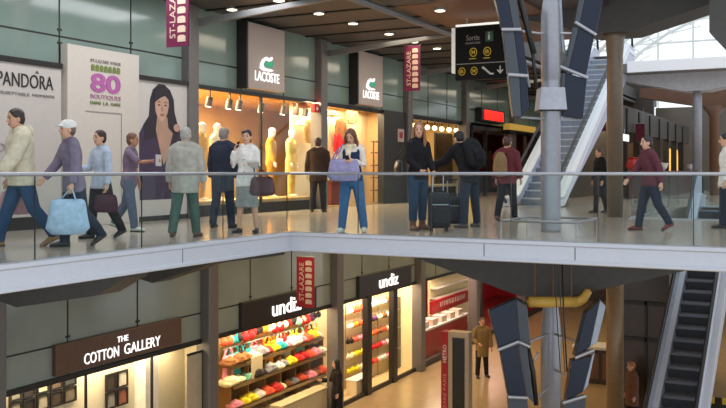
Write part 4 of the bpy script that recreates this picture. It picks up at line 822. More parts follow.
t = thing('display_counter', 'long white-topped red counter behind the lower red store window', 'counter', W(30.3, 12.8, ZL)); MB().uv(27.9, 33.2, 12.5, 13.0, ZL + .03, -4.65).build('body', M_RED, t, bevel=.02); MB().uv(27.85, 33.25, 12.45, 13.05, -4.65, -4.58).build('top', M_WHITE, t)
for k in range(6): MB().uv(28.1 + .85 * k, 28.6 + .85 * k, 12.55, 12.95, -4.58, -4.35).build('tester_tray', mat('tray_pale', 'd8c3b4', .5), t)
light('lamp_red_store', W(30.4, 12.9, HZ + .26), 190, .9, (1, .75, .6), 4.6); light('lamp_red_store', W(38, 13.5, HZ + .26), 70, 1.5, (1, .6, .5), 6)
# ---------------------------------------------------------------- lower hall furniture
u = 21.7; q = ground(454, 412, ZL)
tp = thing('metro_totem', 'red and silver free-standing totem with a tall dark screen reading METRO', 'information totem', ground(457, 440, ZL))
c = tp.location; ux, vx = c.y, -c.x
M_TOT = mat('totem_silver', 'b9a68c', .35, .3); 
def tot(a0, a1, b0, b1, z0, z1, nm, m): return MB().uv(ux + a0, ux + a1, vx - b0, vx - b1, z0, z1).build(nm, m, tp, bevel=.008)
ztop = 1 - (332 - HY) * (ux * CS + vx * SN) / FPX
tot(.0, .28, -.24, .30, ZL, ztop, 'body', M_TOT); tot(-.012, .292, -.42, -.24, ZL, ztop - .02, 'red_side', M_RED); tot(-.02, 0, -.12, .2, ZL + .65, ztop - .14, 'screen', mat('screen_dark', '26282b', .2)); tot(-.05, .32, -.44, .32, ZL, ZL + .06, 'base', M_DARK)
R = Matrix(((0, -1, 0), (0, 0, -1), (1, 0, 0)))
text_mb('METRO', R, W(ux - .014, vx + .27, ztop - .78), .44, .1, .006, .01).build('lettering', M_WHITE, tp); text_mb('ST-LAZARE PARIS', R, W(ux - .014, vx + .28, ZL + .3), 1.3, .085, .006).build('lettering', mat('totem_pink', 'd98c86', .5), tp)
def kiosk(name, label, cat, p, w, d, h, body, topm, rz=0):
    t = thing(name, label, cat, p); x, y, z = p
    MB().box(x - w / 2, x + w / 2, y - d / 2, y + d / 2, z, z + h - .08).build('body', body, t, bevel=.02); MB().box(x - w / 2 - .08, x + w / 2 + .08, y - d / 2 - .08, y + d / 2 + .08, z + h - .08, z + h).build('top', topm, t, bevel=.01)
    for i in range(4): MB().box(x - w / 2 + w * (i + .15) / 4, x - w / 2 + w * (i + .85) / 4, y - d / 2 - .015, y - d / 2, z + .15, z + h - .2).build('front_panel', M_WOOD, t)
    return t
p = ground(590, 384, ZL); kiosk('market_stall', 'dark kiosk counter with a white top behind the tan column', 'kiosk', Vector((p.x + .3, p.y + .5, ZL)), 1.6, .8, 1.15, mat('stall_dark', '3c2e24', .5), M_WHITE)
t = thing('yellow_beam', 'yellow tubular beam across the head of the lower silver column', 'beam', W(13.8, 4.1, -1.2)); yz = 1 - (303 - HY) * 13.9 / FPX
M_YELB = mat('canopy_yellow', 'd0a548', .45, 0, .06)
pa = ground(529, 302, yz); pb = ground(577, 302, yz)
MB().loft([pa, pb], [(.085, .085), (.085, .085)], n=16).build('beam', M_YELB, t, smooth=True); MB().loft([pb, pb + RV * .1 + Vector((0, 0, .05)), pb + RV * .18 + Vector((0, 0, .18))], [.085, .075, .06], n=14).build('raised_end', M_YELB, t, smooth=True)
for f in (.12, .5, .88): pm = pa.lerp(pb, f); MB().tube(pm, Vector((pm.x, pm.y, -.3)), .012).build('hanger', mat('hanger_bronze', '5f4630', .5), t)
b = MB(); b.uv(24.2, 30.5, 3.55, 4.75, ZL, -.35); S(b, 'wall_kiosk', mat('kiosk_dark', '41332a', .3, 0, .3, 1), 'dark brown glazed wall of the lower kiosk left of the escalator')
b = MB(); b.uv(24.14, 24.2, 3.55, 4.75, -3.45, -3.35); b.uv(24.14, 24.2, 4.1, 4.16, ZL, -2.4); b.uv(24.14, 24.2, 3.55, 4.75, -2.5, -2.4); b.uv(24.14, 24.2, 3.55, 4.75, ZL, ZL + .15); S(b, 'trim_45', M_DARK, 'dark frame of the lower kiosk wall')
t = thing('hazard_board', 'small yellow and black striped board at the lower right escalator foot', 'barrier', ground(722, 408, -4.2)); x, y, z = t.location
for k in range(4): MB().box(x - .3 + .15 * k, x - .15 + .15 * k, y, y + .04, -4.12, -3.98).build('stripe', [mat('hazard_yellow', 'd9b21c', .5), M_BLACK][k % 2], t)
MB().box(x - .3, x + .3, y + .01, y + .05, ZL, -4.12).build('post', M_DARK, t)
# ---------------------------------------------------------------- island shops far right on the upper level
b = MB(); b.uv(33.8, 52, 6.6, 6.75, 2.55, 3.4); b.uv(33.8, 52, 8.6, 8.7, 0, 3.4); b.uv(33.8, 52, 6.6, 8.7, 3.4, 3.5); S(b, 'wall_island', mat('island_dark', '4b4640', .4, 0, .15, 1), 'dark frontage of the island shops in the far hall')
b = MB()
for u in (34.5, 37, 39.5, 42, 44.5, 47, 49.5): b.uv(u - .12, u + .12, 6.55, 6.8, 0, 3.4)
S(b, 'trim_46', M_DARK, 'dark piers of the island shops')
t = thing('shop_counter', 'long dark red bar counter of the island shop', 'counter', W(38, 6, 0)); MB().uv(34, 50.4, 5.85, 6.4, 0, .98).build('body', mat('counter_maroon', '5a2a26', .4), t); MB().uv(33.9, 50.5, 5.8, 6.45, .98, 1.05).build('top', mat('counter_top', '77686a', .3), t)
for k, (px, lab) in enumerate(((626, 'left'), (640, 'right'))):
    uu = UF(px, 6.5); t = thing('lit_menu_board', 'white glowing menu board, %s of the two over the island counter' % lab, 'menu board', W(uu, 6.5, 2.1)); q = UF(px - 3, 6.5), UF(px + 3, 6.5)
    MB().uv(q[0], q[1], 6.5, 6.55, zat(px, 141, 6.5), zat(px, 134.5, 6.5)).build('screen', mat('menu_glow', 'f4f4f4', .4, emit=1.3), t); MB().uv(q[0] - .05, q[1] + .05, 6.52, 6.6, zat(px, 142, 6.5), zat(px, 133.5, 6.5)).build('frame', M_DARK, t); MB().tube(W(uu, 6.56, zat(px, 134, 6.5)), W(uu, 6.56, 2.6), .02).build('hanger', M_STEEL, t)
for k, px in enumerate((669, 675.5, 682)):
    uu = UF(px, 7.2); t = thing('glowing_column_lamp', 'tall golden lit column lamp in the island shop, %s from the left' % ordinal(k), 'lamp', W(uu, 7.2, 0)); MB().loft([W(uu, 7.2, .3), W(uu, 7.2, 1.2), W(uu, 7.2, 2.2)], [.1, .15, .12], n=12).build('shade', mat('golden_glow', 'f0b24a', .5, emit=1.2, var=.3), t, smooth=True); MB().tube(W(uu, 7.2, 0), W(uu, 7.2, .3), .12).build('base', M_DARK, t)
t = thing('goods_shelf', 'open shelf of red and white goods behind the island counter', 'shelf', W(36.5, 7, 0)); q = UF(632, 7), UF(642, 7)
for z in (.9, 1.3, 1.7, 2.1): MB().uv(q[0], q[1], 6.9, 7.3, z, z + .05).build('shelf', M_WOOD, t)
for uu in q: MB().uv(uu - .04, uu + .04, 6.9, 7.3, 0, 2.2).build('side', M_WOOD, t)
m = MB()
for z in (.95, 1.35, 1.75):
    for i in range(8): m.uv(q[0] + (q[1] - q[0]) * (i + .2) / 8, q[0] + (q[1] - q[0]) * (i + .8) / 8, 6.95, 7.15, z, z + random.uniform(.1, .28))
m.build('goods', mat('goods_mixed', 'b06a5a', .5, 0, .6, 5), t)
for k, (px, hx, lab) in enumerate(((634, 'b0302c', 'red rounded urn on the island counter'), (662, 'e2ddd6', 'white bowl on the island counter, nearest the wide gap'), (691, 'd9d6d2', 'white bowl at the right end of the island counter'))):
    uu = UF(px, 6.1); t = thing('urn' if k == 0 else 'bowl', lab, 'urn' if k == 0 else 'bowl', W(uu, 6.1, 1.05)); s_ = 1 if k else 1.5
    MB().loft([W(uu, 6.1, 1.05), W(uu, 6.1, 1.05 + .12 * s_), W(uu, 6.1, 1.05 + .3 * s_)], [.1 * s_, .2 * s_, .26 * s_ if k else .2], n=18, dome=.2).build('body', mat('pot_' + hx, hx, .4), t, smooth=True); MB().loft([W(uu, 6.1, 1.05 + .3 * s_), W(uu, 6.1, 1.08 + .3 * s_)], [.28 * s_ if k else .24] * 2, n=18, dome=0).build('rim', mat('pot_' + hx, hx, .4), t)
light('lamp_island', W(40, 7.6, 3.35), 120, 1.4, (1, .78, .5), 9)
# ---------------------------------------------------------------- tall panel chains round the silver column
M_PB = mat('panel_blue', '121c30', .22, 0, .12, 2, spec=.35); M_PG = mat('panel_grey_side', '3c4149', .35, 0, .06); M_PL = mat('panel_light', '9aa1ad', .25, .2, .04)
def at_depth(px, py, Yc):
    xc = (px - CX) / FPX * Yc; return Vector((xc * CS - SN * Yc, xc * SN + CS * Yc, EYE - (py - HY) * Yc / FPX))

def chain(label, Yc, segs, bars, strip=None):
    p = at_depth(*segs[-1][0][3], Yc); t = thing('reflector_panel_chain', label, 'panel column', p)
    for quad, dpt, m, sm in segs:
        a = [at_depth(x, y, Yc) for x, y in quad]; n = FW * dpt + RV * sm
        MB().hexa(a, [q + n for q in a]).build('panel', m, t, bevel=.012)
    for (x0, y0), (x1, y1) in bars: MB().tube(at_depth(x0, y0, Yc - .03), at_depth(x1, y1, Yc - .03), .03).build('bracket', M_STEEL, t)
    for k_ in (0, len(segs) - 2):
        e = at_depth(*segs[k_][0][2], Yc) + FW * .1; z_ = min(e.z, 3.6 if e.z > 0 else -1.7); MB().tube(Vector((e.x, e.y, z_)), W(CU, CV, z_), .02).build('arm', M_STEEL, t)
    for pts, r, m in strip or []: MB().path([at_depth(x, y, Yc + .12) for x, y in pts], r, 8).build('rod', m, t, smooth=True)
    return t
chain('leaning chain of dark panels left of the silver column, upper level', 14.4,
      [([(492, -14), (506, -14), (513.5, 29), (502.5, 29)], .16, M_PB, 0), ([(506, -14), (515, -14), (521, 29), (513.5, 29)], .3, M_PG, .05), ([(503, 30), (514, 30), (519.5, 74), (508, 74)], .16, M_PG, 0), ([(514, 30), (522, 30), (528, 76), (519.5, 74)], .3, M_PB, .05), ([(508, 75), (519.5, 75), (521.5, 117), (513, 117)], .16, M_PG, 0), ([(519.5, 75), (527, 77), (529, 109), (521.5, 117)], .3, M_PB, .04)],
      [((502, 29.5), (521, 29.5)), ((508, 74.5), (528, 76))], [([(512.5, 4), (518, 32), (524, 60), (529, 87)], .03, M_PL), ([(527, 30), (533, 55), (536, 88)], .03, M_DARK), ([(520, 0), (526, 22), (534, 54)], .05, M_DARK)])
chain('leaning chain of dark panels right of the silver column, upper level', 15.0,
      [([(588, -16), (607, -16), (596, 33), (580, 24)], .14, M_PB, 0), ([(583, -16), (588, -16), (580, 24), (575, 22)], .1, M_PG, 0), ([(579, 27), (594.5, 36), (586, 76), (569, 68)], .14, M_PB, 0), ([(573, 27), (579, 27), (569, 68), (565, 67)], .1, M_PG, 0), ([(566, 73), (587, 79), (583, 119), (562, 116)], .14, M_PB, 0), ([(562, 73), (566, 73), (562, 116), (558, 115)], .1, M_PG, 0)],
      [((575, 22), (596, 35)), ((559, 66), (588, 78))], [([(559, -5), (561, 30), (563, 50), (566, 56)], .04, M_PL)])
chain('leaning chain of dark panels left of the lower silver column', 13.7,
      [([(489, 311), (516, 299), (520, 341), (499, 350)], .16, M_PB, 0), ([(516, 299), (527, 306), (531, 347), (520, 342)], .3, M_PG, .05), ([(500, 351), (518, 343), (527, 396), (508, 396)], .16, M_PB, 0), ([(518, 343), (527, 348), (534, 404), (527, 396)], .3, M_PG, .05), ([(508, 397), (527, 397), (531, 432), (511, 432)], .16, M_PG, 0)],
      [((498, 350), (519, 341.5)), ((519, 342), (530, 347)), ((508, 397), (528, 398))], [([(527, 345), (533, 372), (536, 405)], .04, M_DARK), ([(532, 366), (538, 352)], .015, M_STEEL)])
chain('leaning chain of dark panels between the lower silver and tan columns', 13.7,
      [([(586, 313), (600, 300), (590, 347), (575, 357)], .2, M_PB, 0), ([(600, 300), (606, 306), (597, 343), (590, 347)], .2, M_PL, .03), ([(572, 361), (592, 356), (583, 392), (566, 402)], .2, M_PB, 0), ([(592, 356), (595, 352), (588, 386), (583, 392)], .2, M_PL, .03), ([(563, 404), (586, 397), (584, 430), (562, 434)], .2, M_PG, 0)],  # pale strips paint the bluish highlight along the right edges
      [((575, 358), (594, 350)), ((563, 403), (586, 396))], [([(562, 262), (564, 320), (567, 372)], .012, M_DARK)])
t = thing('bracket_box', 'pale tapered collar box clasping the silver column', 'bracket', W(CU, CV, 2.0)); za, zb = 1 - (109 - HY) * 14.6 / FPX, 1 - (86 - HY) * 14.6 / FPX
cc = W(CU, CV, 0); m = MB(); q = lambda w, d, z: [cc + RV * sx * w + FW * sy * d + Vector((0, 0, z)) for sx, sy in ((-1, -1), (1, -1), (1, 1), (-1, 1))]
m.hexa(q(.235, .2, za), q(.2, .19, zb)); m.build('body', mat('collar_pale', 'a9aab4', .4, .2), t, bevel=.01); m = MB(); m.hexa(q(.23, .2, za - .02), q(.24, .21, za)); m.build('bottom_plate', M_DARK, t)
t = thing('cable_pair', 'two thin hanging cables beside the lower silver column', 'cable', at_depth(560, 300, 13.6))
for x0 in (556.5, 561): MB().path([at_depth(x0 - 2, 262, 13.6), at_depth(x0, 310, 13.6), at_depth(x0 + 4, 372, 13.6)], .008, 6).build('cable', M_DARK, t)
# ---------------------------------------------------------------- people on the upper level
DEN = cloth('35567a'); DEND = cloth('263449'); NAVY = cloth('2b3140'); BLK = cloth('1d1b1e'); CREAM = cloth('d8cdb4'); WHT = cloth('e4e0da'); GRYL = cloth('aba79d'); GRN = cloth('4d625a'); MAR = cloth('6b3138'); LIL = cloth('9a93b8')
SHB = mat('leather_black', '1d1917', .35, var=.1); SHBR = mat('leather_brown', '6b4330', .4, var=.15, scale=18); SHT = mat('leather_tan', 'a47c52', .5, var=.1); SHW = mat('sneaker_pale', 'c9cfc4', .6)
hang = ((.2, .02, -1), (.12, .22, -1)); swf = ((.16, .45, -1), (.1, .75, -.9)); swb = ((.2, -.4, -1), (.15, -.05, -1))
def gp(px, fy): return ground(px, fy, 0)
# walkers at the left
L1, J1, *_ = person('man in a bulky cream jacket and jeans striding past at the far left', gp(22, 246), turn=-75, H=1.88, sex='m', lean=4, legs=((20, 3, 4), (-16, 3, 22)), foot=(0, 25), arms=(hang, swf), hair=('short', '33271f'), top=dict(hem=-.12, e=.055, sl=.045, m=CREAM, hood=True, collar=None), bottom=dict(kind='t', m=cloth('2a4a6c')), shoes=('shoe', SHT), head=(10, 5))
L2, J2, *_ = person('woman in a white cap and grey-purple top carrying a large pale blue bag', gp(74, 247), turn=-70, H=1.68, lean=6, legs=((8, 2, 3), (-12, 2, 28)), foot=(0, 30), arms=(swf, hang), hair=('short', '6a5a50'), cap='e9e6e2', top=dict(hem=-.15, e=.03, sl=.025, m=cloth('7d7386')), bottom=dict(kind='t', m=NAVY), shoes=('shoe', SHB))
L3, J3, *_ = person('dark-haired person in a pale blue top and dark trousers, third from the left', gp(101, 238.5), turn=-55, H=1.62, legs=((10, 3, 4), (-14, 3, 18)), foot=(0, 18), arms=(((.2, .3, -1), (.5, .9, .0)), hang), hair=('short', '3a241a'), top=dict(hem=-.1, e=.025, sl=.02, m=cloth('b4bfd0')), bottom=dict(kind='t', m=BLK), shoes=('shoe', SHB))
L4, J4, *_ = person('brown-haired person in a muted purple top in front of the purple-dress poster', gp(129, 231), turn=70, H=1.66, lean=4, legs=((12, 3, 3), (-14, 3, 20)), foot=(0, 20), arms=(((.2, .7, -.6), (.1, 1, .1)), hang), hair=('short', '6d4a38'), skin=SKIND, top=dict(hem=-.1, e=.02, sl=.015, m=cloth('7c6a7e'), sleeve=.5), bottom=dict(kind='t', m=cloth('5a6478')), shoes=('shoe', SHW))
L5, J5, *_ = person('elderly grey-haired man in a pale grey jacket and green trousers', gp(185, 237), turn=165, H=1.68, sex='m', lean=3, legs=((9, 5, 4), (-8, 5, 8)), arms=(hang, hang), hair=('short', 'a8a39c'), top=dict(hem=-.2, e=.05, sl=.035, m=GRYL), bottom=dict(kind='t', m=GRN, w=1.1), shoes=('shoe', SHBR))
L6, J6, *_ = person('grey-haired man in a dark navy coat left of the woman on the phone', gp(223, 228), turn=150, H=1.78, sex='m', lean=2, legs=((6, 3, 3), (-6, 3, 6)), arms=(hang, hang), hair=('short', '8b8078'), top=dict(hem=-.28, e=.04, sl=.03, m=NAVY), bottom=dict(kind='t', m=cloth('2c3342')), shoes=('shoe', SHB))
# woman on the phone
W1, JW1, *_ = person('woman in a white jacket and grey skirt holding a phone to her ear', gp(247, 232.7), turn=-22, H=1.68, legs=((4, 3, 4), (-3, 4, 3)), arms=(((.42, .1, -1), (-.28, .12, 1)), ((.12, .12, -1), (.1, 1, .15))), hair=('fringe', '2a1a16'), head=(8, -2), top=dict(hem=-.13, e=.028, sl=.022, m=WHT, collar=WHT, buttons=True, name='jacket'), bottom=dict(kind='skirt', m=cloth('8f9290'), len=.47), shoes=('shoe', SHB), vox=.0065, curl=32)
# woman with the lavender bag
W2, JW2, *_ = person('young woman in a navy vest and jeans looking down at her phone', gp(352, 232), turn=-12, H=1.72, legs=((6, 5, 3), (-5, 7, 3)), arms=(((.2, .15, -1), (-.55, .85, .25)), ((.2, .15, -1), (-.6, .85, .3))), hair=('long', '6a3c26', .26), head=(-6, 26), top=dict(hem=-.06, e=.014, sl=.012, m=cloth('e2d6c8'), name='pullover'), bottom=dict(kind='t', m=cloth('3f6690'), name='jeans', w=1.05), shoes=('shoe', SHW, mat('sole_white', 'e3e3dd', .6)), vox=.0065, curl=38)
def vest(body, J, s, TP, m, e=.027, hem=-.05):
    g = MB(); zz = (hem, .08, .19, .33, .42); g.loft([TP(0, 0, z) for z in zz], [(interp(TF, max(z, -.04))[0] + e, interp(TF, max(z, -.04))[1] + e) for z in zz], n=18, dome=.1)
    for sd in (1, -1): g.loft([TP(sd * .1, .07, .4), TP(sd * .1, .03, .5), TP(sd * .1, -.05, .49), TP(sd * .1, -.09, .4)], [(.05, .03)] * 4)
    for p in g.v: p *= s
    g.build('vest', m, body, local=True, voxel=.011, sm=3)
vest(W2, JW2, _[1], _[2], cloth('273150'))
g = MB(); TP = _[2]; pts = []
for i in range(13):
    a = 2 * PI * i / 12; pts.append(TP(.075 * math.cos(a), .012 + .085 * math.sin(a), .545 - .025 * math.sin(a)))
g.loft(pts, [(.04, .034)] * 13, n=10); g.loft([TP(.02, .1, .52), TP(.035, .135, .4), TP(.04, .14, .3)], [(.045, .025), (.05, .02), (.045, .015)], n=10)
for p in g.v: p *= _[1]
g.build('scarf', cloth('e6d3b4'), W2, local=True, voxel=.011, sm=3)
# woman with the suitcase
W3, JW3, M3, s3, TP3 = person('long-haired woman in a black sweater and tall brown boots beside a suitcase', gp(418, 229.8), turn=38, H=1.84, legs=((2, 2, 2), (-3, 3, 2)), arms=(((.14, .1, -1), (-.35, .75, -.65)), ((.14, .2, -1), (-.2, .7, -.75))), hair=('long', '8d5f3c', .3), head=(-34, 0), top=dict(hem=-.1, e=.022, sl=.018, m=BLK, name='sweater', neck=.57), bottom=dict(kind='t', m=cloth('2b4058'), name='jeans', end=.25), shoes=('boot', SHBR), vox=.0065, curl=40)
# traveller with the backpack
PB, JPB, MPB, sPB, TPB = person('man in black with a backpack bending over his luggage, seen from behind', gp(470, 227.5), turn=-140, H=1.82, sex='m', lean=24, legs=((10, 11, 6), (-8, 11, 4)), arms=(((.3, .5, -1), (.2, .6, -.8)), ((.35, .75, -.9), (.3, 1, -.3))), hair=('short', '1f1713'), head=(0, 18), top=dict(hem=-.14, e=.04, sl=.03, m=BLK), bottom=dict(kind='t', m=cloth('2a3140'), name='jeans'), shoes=('shoe', mat('trainer_grey', '53545a', .6)), curl=35)
P8, J8, M8, s8, TP8 = person('person in a maroon jacket and dark trousers in front of the white escalator foot', gp(507, 221), turn=160, H=1.72, sex='m', legs=((8, 3, 3), (-10, 3, 12)), foot=(0, 10), hair=('short', '4a2c22'), arms=(hang, hang), top=dict(hem=-.14, e=.035, sl=.025, m=MAR), bottom=dict(kind='t', m=BLK), shoes=('shoe', SHBR))
P7, J7, *_ = person('man in a dark brown coat looking into the shop window', gp(318, 212), turn=172, H=1.84, sex='m', legs=((3, 3, 2), (-3, 3, 2)), arms=(hang, hang), hair=('short', '3a271d'), top=dict(hem=-.2, e=.045, sl=.03, m=cloth('382a22')), bottom=dict(kind='t', m=cloth('2e2c30')), shoes=('shoe', SHB))
P9, J9, *_ = person('person in a long black coat partly hidden by the bronze column', gp(600, 213), turn=-60, H=1.56, legs=((5, 3, 3), (-6, 3, 6)), arms=(hang, hang), hair=('short', '5f4434'), top=dict(hem=-.45, e=.05, sl=.035, m=BLK), bottom=dict(kind='t', m=BLK), shoes=('shoe', SHB))
P10, J10, *_ = person('woman in a maroon top and dark jeans walking right of the bronze column', gp(650, 230.5), turn=-62, H=1.62, lean=4, legs=((14, 2, 4), (-14, 2, 20)), foot=(0, 22), arms=(swf, swb), hair=('short', '2b2024'), top=dict(hem=-.08, e=.03, sl=.025, m=cloth('5f323d')), bottom=dict(kind='t', m=cloth('242c3a')), shoes=('shoe', mat('shoe_red', '6b2420', .4)))
P11, J11, *_ = person('dark-haired person in a white shirt at the right edge', gp(727, 229), turn=-80, H=1.66, legs=((5, 3, 3), (-5, 3, 5)), arms=(hang, hang), hair=('short', '1f1a18'), top=dict(hem=-.14, e=.03, sl=.025, m=WHT, name='shirt'), bottom=dict(kind='t', m=NAVY), shoes=('shoe', SHB))
# people on the lower level
Q1, *_ = person('man in a beige coat and dark trousers standing on the lower floor', ground(482, 377, ZL), turn=15, H=1.9, sex='m', legs=((3, 4, 2), (-2, 4, 2)), arms=(((.35, .1, -1), (-.3, .6, -.3)), hang), hair=('short', '57453a'), top=dict(hem=-.3, e=.035, sl=.025, m=cloth('8d734e'), name='coat'), bottom=dict(kind='t', m=cloth('2a2523')), shoes=('shoe', SHB))
Q2, *_ = person('dark-haired woman in black in front of the lower lingerie window', ground(337, 424, ZL), turn=-70, H=1.68, legs=((6, 3, 3), (-6, 3, 8)), arms=(((.2, .4, -1), (.05, 1, .1)), hang), hair=('long', '1d1613', .24), top=dict(hem=-.2, e=.035, sl=.025, m=cloth('241d1b')), bottom=dict(kind='t', m=BLK), shoes=('shoe', SHB))
Q3, *_ = person('brown-haired person in a dusky brown coat left of the lower escalator', ground(632, 428, ZL), turn=-60, H=1.7, legs=((5, 3, 3), (-5, 3, 6)), arms=(hang, hang), hair=('fringe', 'a06a3e'), top=dict(hem=-.3, e=.04, sl=.03, m=cloth('6b4c3c')), bottom=dict(kind='t', m=BLK), shoes=('shoe', SHB))
# ---------------------------------------------------------------- what they carry
def rv(o): return Vector((math.cos(o.rotation_euler.z), math.sin(o.rotation_euler.z), 0))
def fwd(o): return Vector((-math.sin(o.rotation_euler.z), math.cos(o.rotation_euler.z), 0))
UP = Vector((0, 0, 1))
def strapped(hand, c, w, a): return [hand + a * .03 - UP * .09, c + a * w * .3 + UP * .02], [hand - a * .03 - UP * .09, c - a * w * .3 + UP * .02]
# phone at the ear of the woman in white
p = JW1['wr0'] + JW1['fa0'] * .09; t = thing('mobile_phone', 'dark phone at the ear of the woman in the white jacket', 'phone', p)
Mp = Matrix.Translation(p + JW1['fa0'] * .02 - rv(W1) * .03) @ JW1['fa0'].to_track_quat('Z', 'Y').to_matrix().to_4x4()
MB().obox(Mp, .05, .013, .11).build('case', M_BLACK, t, bevel=.004); MB().obox(Mp @ Matrix.Translation((0, .0075, .005)), .042, .002, .085).build('screen', mat('screen_dark', '26282b', .2), t)
h = JW1['wr1'] + JW1['fa1'] * .05; c = h - UP * .12 + fwd(W1) * .03 - rv(W1) * .19
bag('brown leather handbag hanging from the arm of the woman in the white jacket', 'handbag', c - UP * .1, .40, .30, .17, mat('leather_maroon', '4c2a2c', .4, var=.15), W1.rotation_euler.z + .2, [[c - UP * .1 + rv(W1) * .12, JW1['el1'].lerp(JW1['wr1'], .5) + UP * .035 + rv(W1) * .02, JW1['el1'].lerp(JW1['wr1'], .5) + UP * .035 - rv(W1) * .02, c - UP * .1 - rv(W1) * .12]], SHB)
pp = JW1['wr1'] + JW1['fa1'] * .09 + UP * .01; t = thing('folded_papers', 'white folded papers held in front of the woman in the white jacket', 'papers', pp); Mp = Matrix.Translation(pp - rv(W1) * .04) @ Matrix.Rotation(W1.rotation_euler.z + .3, 4, 'Z') @ Matrix.Rotation(.5, 4, 'X')
for k in range(3): MB().obox(Mp @ Matrix.Translation((.004 * k, .003 * k, -.02 + .012 * k)), .19, .13, .008).build('sheet', M_WHITE, t)
# lavender bag and phone
h0, h1 = JW2['wr0'] + JW2['fa0'] * .08, JW2['wr1'] + JW2['fa1'] * .08; pm = (h0 + h1) / 2 + fwd(W2) * .05 + UP * .03
t = thing('mobile_phone', 'dark phone held in both hands by the young woman in jeans', 'phone', pm); Mp = Matrix.Translation(pm) @ Matrix.Rotation(W2.rotation_euler.z, 4, 'Z') @ Matrix.Rotation(.7, 4, 'X'); MB().obox(Mp, .065, .12, .012).build('case', M_BLACK, t, bevel=.004); MB().obox(Mp @ Matrix.Translation((0, .0, .0065)), .056, .1, .002).build('screen', mat('screen_dark', '26282b', .2), t)
c = (JW2['hip0'] + JW2['hip1']) / 2 + fwd(W2) * .25 + rv(W2) * .08 + UP * .32; R2 = rv(W2); e0 = JW2['sh0'] + UP * .06
bag('large soft lavender bag in front of the young woman in jeans', 'shoulder_bag', c, .52, .36, .2, LIL, W2.rotation_euler.z + .1, [[c + R2 * .17, e0.lerp(c, .45) + fwd(W2) * .1 + R2 * .04, e0 + fwd(W2) * .07, e0 - fwd(W2) * .02, e0 - fwd(W2) * .08, e0.lerp(c, .4) - fwd(W2) * .02 + R2 * .12, c + R2 * .2]], cloth('857ea6'))
# shoulder bag and suitcase of the booted woman
c = JW3['sh0'] * .45 + JW3['hip0'] * .55 + rv(W3) * .16 - fwd(W3) * .16; e0 = JW3['sh0'] + UP * .05
bag('black shoulder bag of the woman in tall brown boots', 'shoulder_bag', c, .40, .27, .16, SHB, W3.rotation_euler.z + 1.2, [[c + fwd(W3) * .12, e0 + fwd(W3) * .06 + rv(W3) * .02, e0, e0 - fwd(W3) * .06 + rv(W3) * .02, c - fwd(W3) * .12]])
def suitcase(label, p, yaw, w, h, d, m, handle_to=None):
    t = thing('suitcase', label, 'suitcase', p); R_ = Matrix.Translation(p) @ Matrix.Rotation(yaw, 4, 'Z')
    MB().obox(R_ @ Matrix.Translation((0, 0, .06 + h / 2)), w, d, h).build('shell', m, t, bevel=.05)
    MB().obox(R_ @ Matrix.Translation((0, -d / 2 - .02, .06 + h * .36)), w * .78, .06, h * .5).build('front_pocket', m, t, bevel=.03); MB().obox(R_ @ Matrix.Translation((0, -d / 2 - .012, .06 + h * .8)), w * .74, .04, h * .2).build('front_pocket', m, t, bevel=.015)
    z = MB(); z.obox(R_ @ Matrix.Translation((0, -d / 2 - .02, .06 + h * .66)), w * .76, .012, .012); z.build('zip', M_STEEL, t)
    for sx in (1, -1):
        MB().tube(R_ @ Vector((sx * w * .36, d * .3, .035)) - R_.to_3x3() @ Vector((.02, 0, 0)), R_ @ Vector((sx * w * .36, d * .3, .035)) + R_.to_3x3() @ Vector((.02, 0, 0)), .035).build('wheel', M_BLACK, t)
        MB().tube(R_ @ Vector((sx * w * .36, -d * .3, 0)), R_ @ Vector((sx * w * .36, -d * .3, .07)), .018).build('foot', M_BLACK, t)
        MB().tube(R_ @ Vector((sx * .09, d * .4, h)), R_ @ Vector((sx * .09, d * .4, h + .36)), .01).build('handle_tube', M_STEEL, t)
    MB().tube(R_ @ Vector((-.1, d * .4, h + .36)), R_ @ Vector((.1, d * .4, h + .36)), .017).build('grip', M_BLACK, t); MB().path([R_ @ Vector((-.08, 0, .05 + h)), R_ @ Vector((-.05, 0, .1 + h)), R_ @ Vector((.05, 0, .1 + h)), R_ @ Vector((.08, 0, .05 + h))], .014).build('carry_handle', M_BLACK, t)
    return t
suitcase('black wheeled suitcase standing beside the woman in brown boots', gp(439, 231.5), frame_to_cam(gp(439, 231.5), 10) + PI, .36, .60, .26, cloth('26252a', .6))
# backpack
bc = MPB @ (TPB(0, -.25, .3) * sPB); t = thing('backpack', 'bulky black backpack worn by the bending man', 'backpack', bc - UP * .25); Rb = (MPB.to_3x3() @ Matrix.Rotation(math.radians(-24), 3, 'X'))
up = Rb @ Vector((0, 0, 1)); bx = Rb @ Vector((1, 0, 0)); by = Rb @ Vector((0, 1, 0))
MB().loft([bc - up * .26, bc - up * .2, bc, bc + up * .18, bc + up * .27], [(.16, .09), (.18, .13), (.19, .14), (.17, .115), (.11, .07)], ref=bx, n=18).build('body', cloth('17161a', .7), t, voxel=.014, sm=3)
MB().loft([bc - up * .2 - by * .12, bc - up * .05 - by * .14, bc + up * .03 - by * .12], [(.12, .05), (.13, .055), (.1, .03)], ref=bx, n=14).build('front_pocket', cloth('17161a', .7), t, voxel=.012, sm=2)
for sd in (1, -1): MB().path([bc + up * .24 + bx * sd * .09 + by * .06, bc + up * .26 + bx * sd * .12 + by * .2, bc + up * .12 + bx * sd * .15 + by * .32, bc - up * .1 + bx * sd * .16 + by * .25, bc - up * .2 + bx * sd * .15 + by * .1], .018).build('strap', BLK, t, smooth=True)
suitcase('dark travel case in front of the bending man with the backpack', gp(452, 227) , .3, .34, .5, .24, cloth('2c2b33', .6))
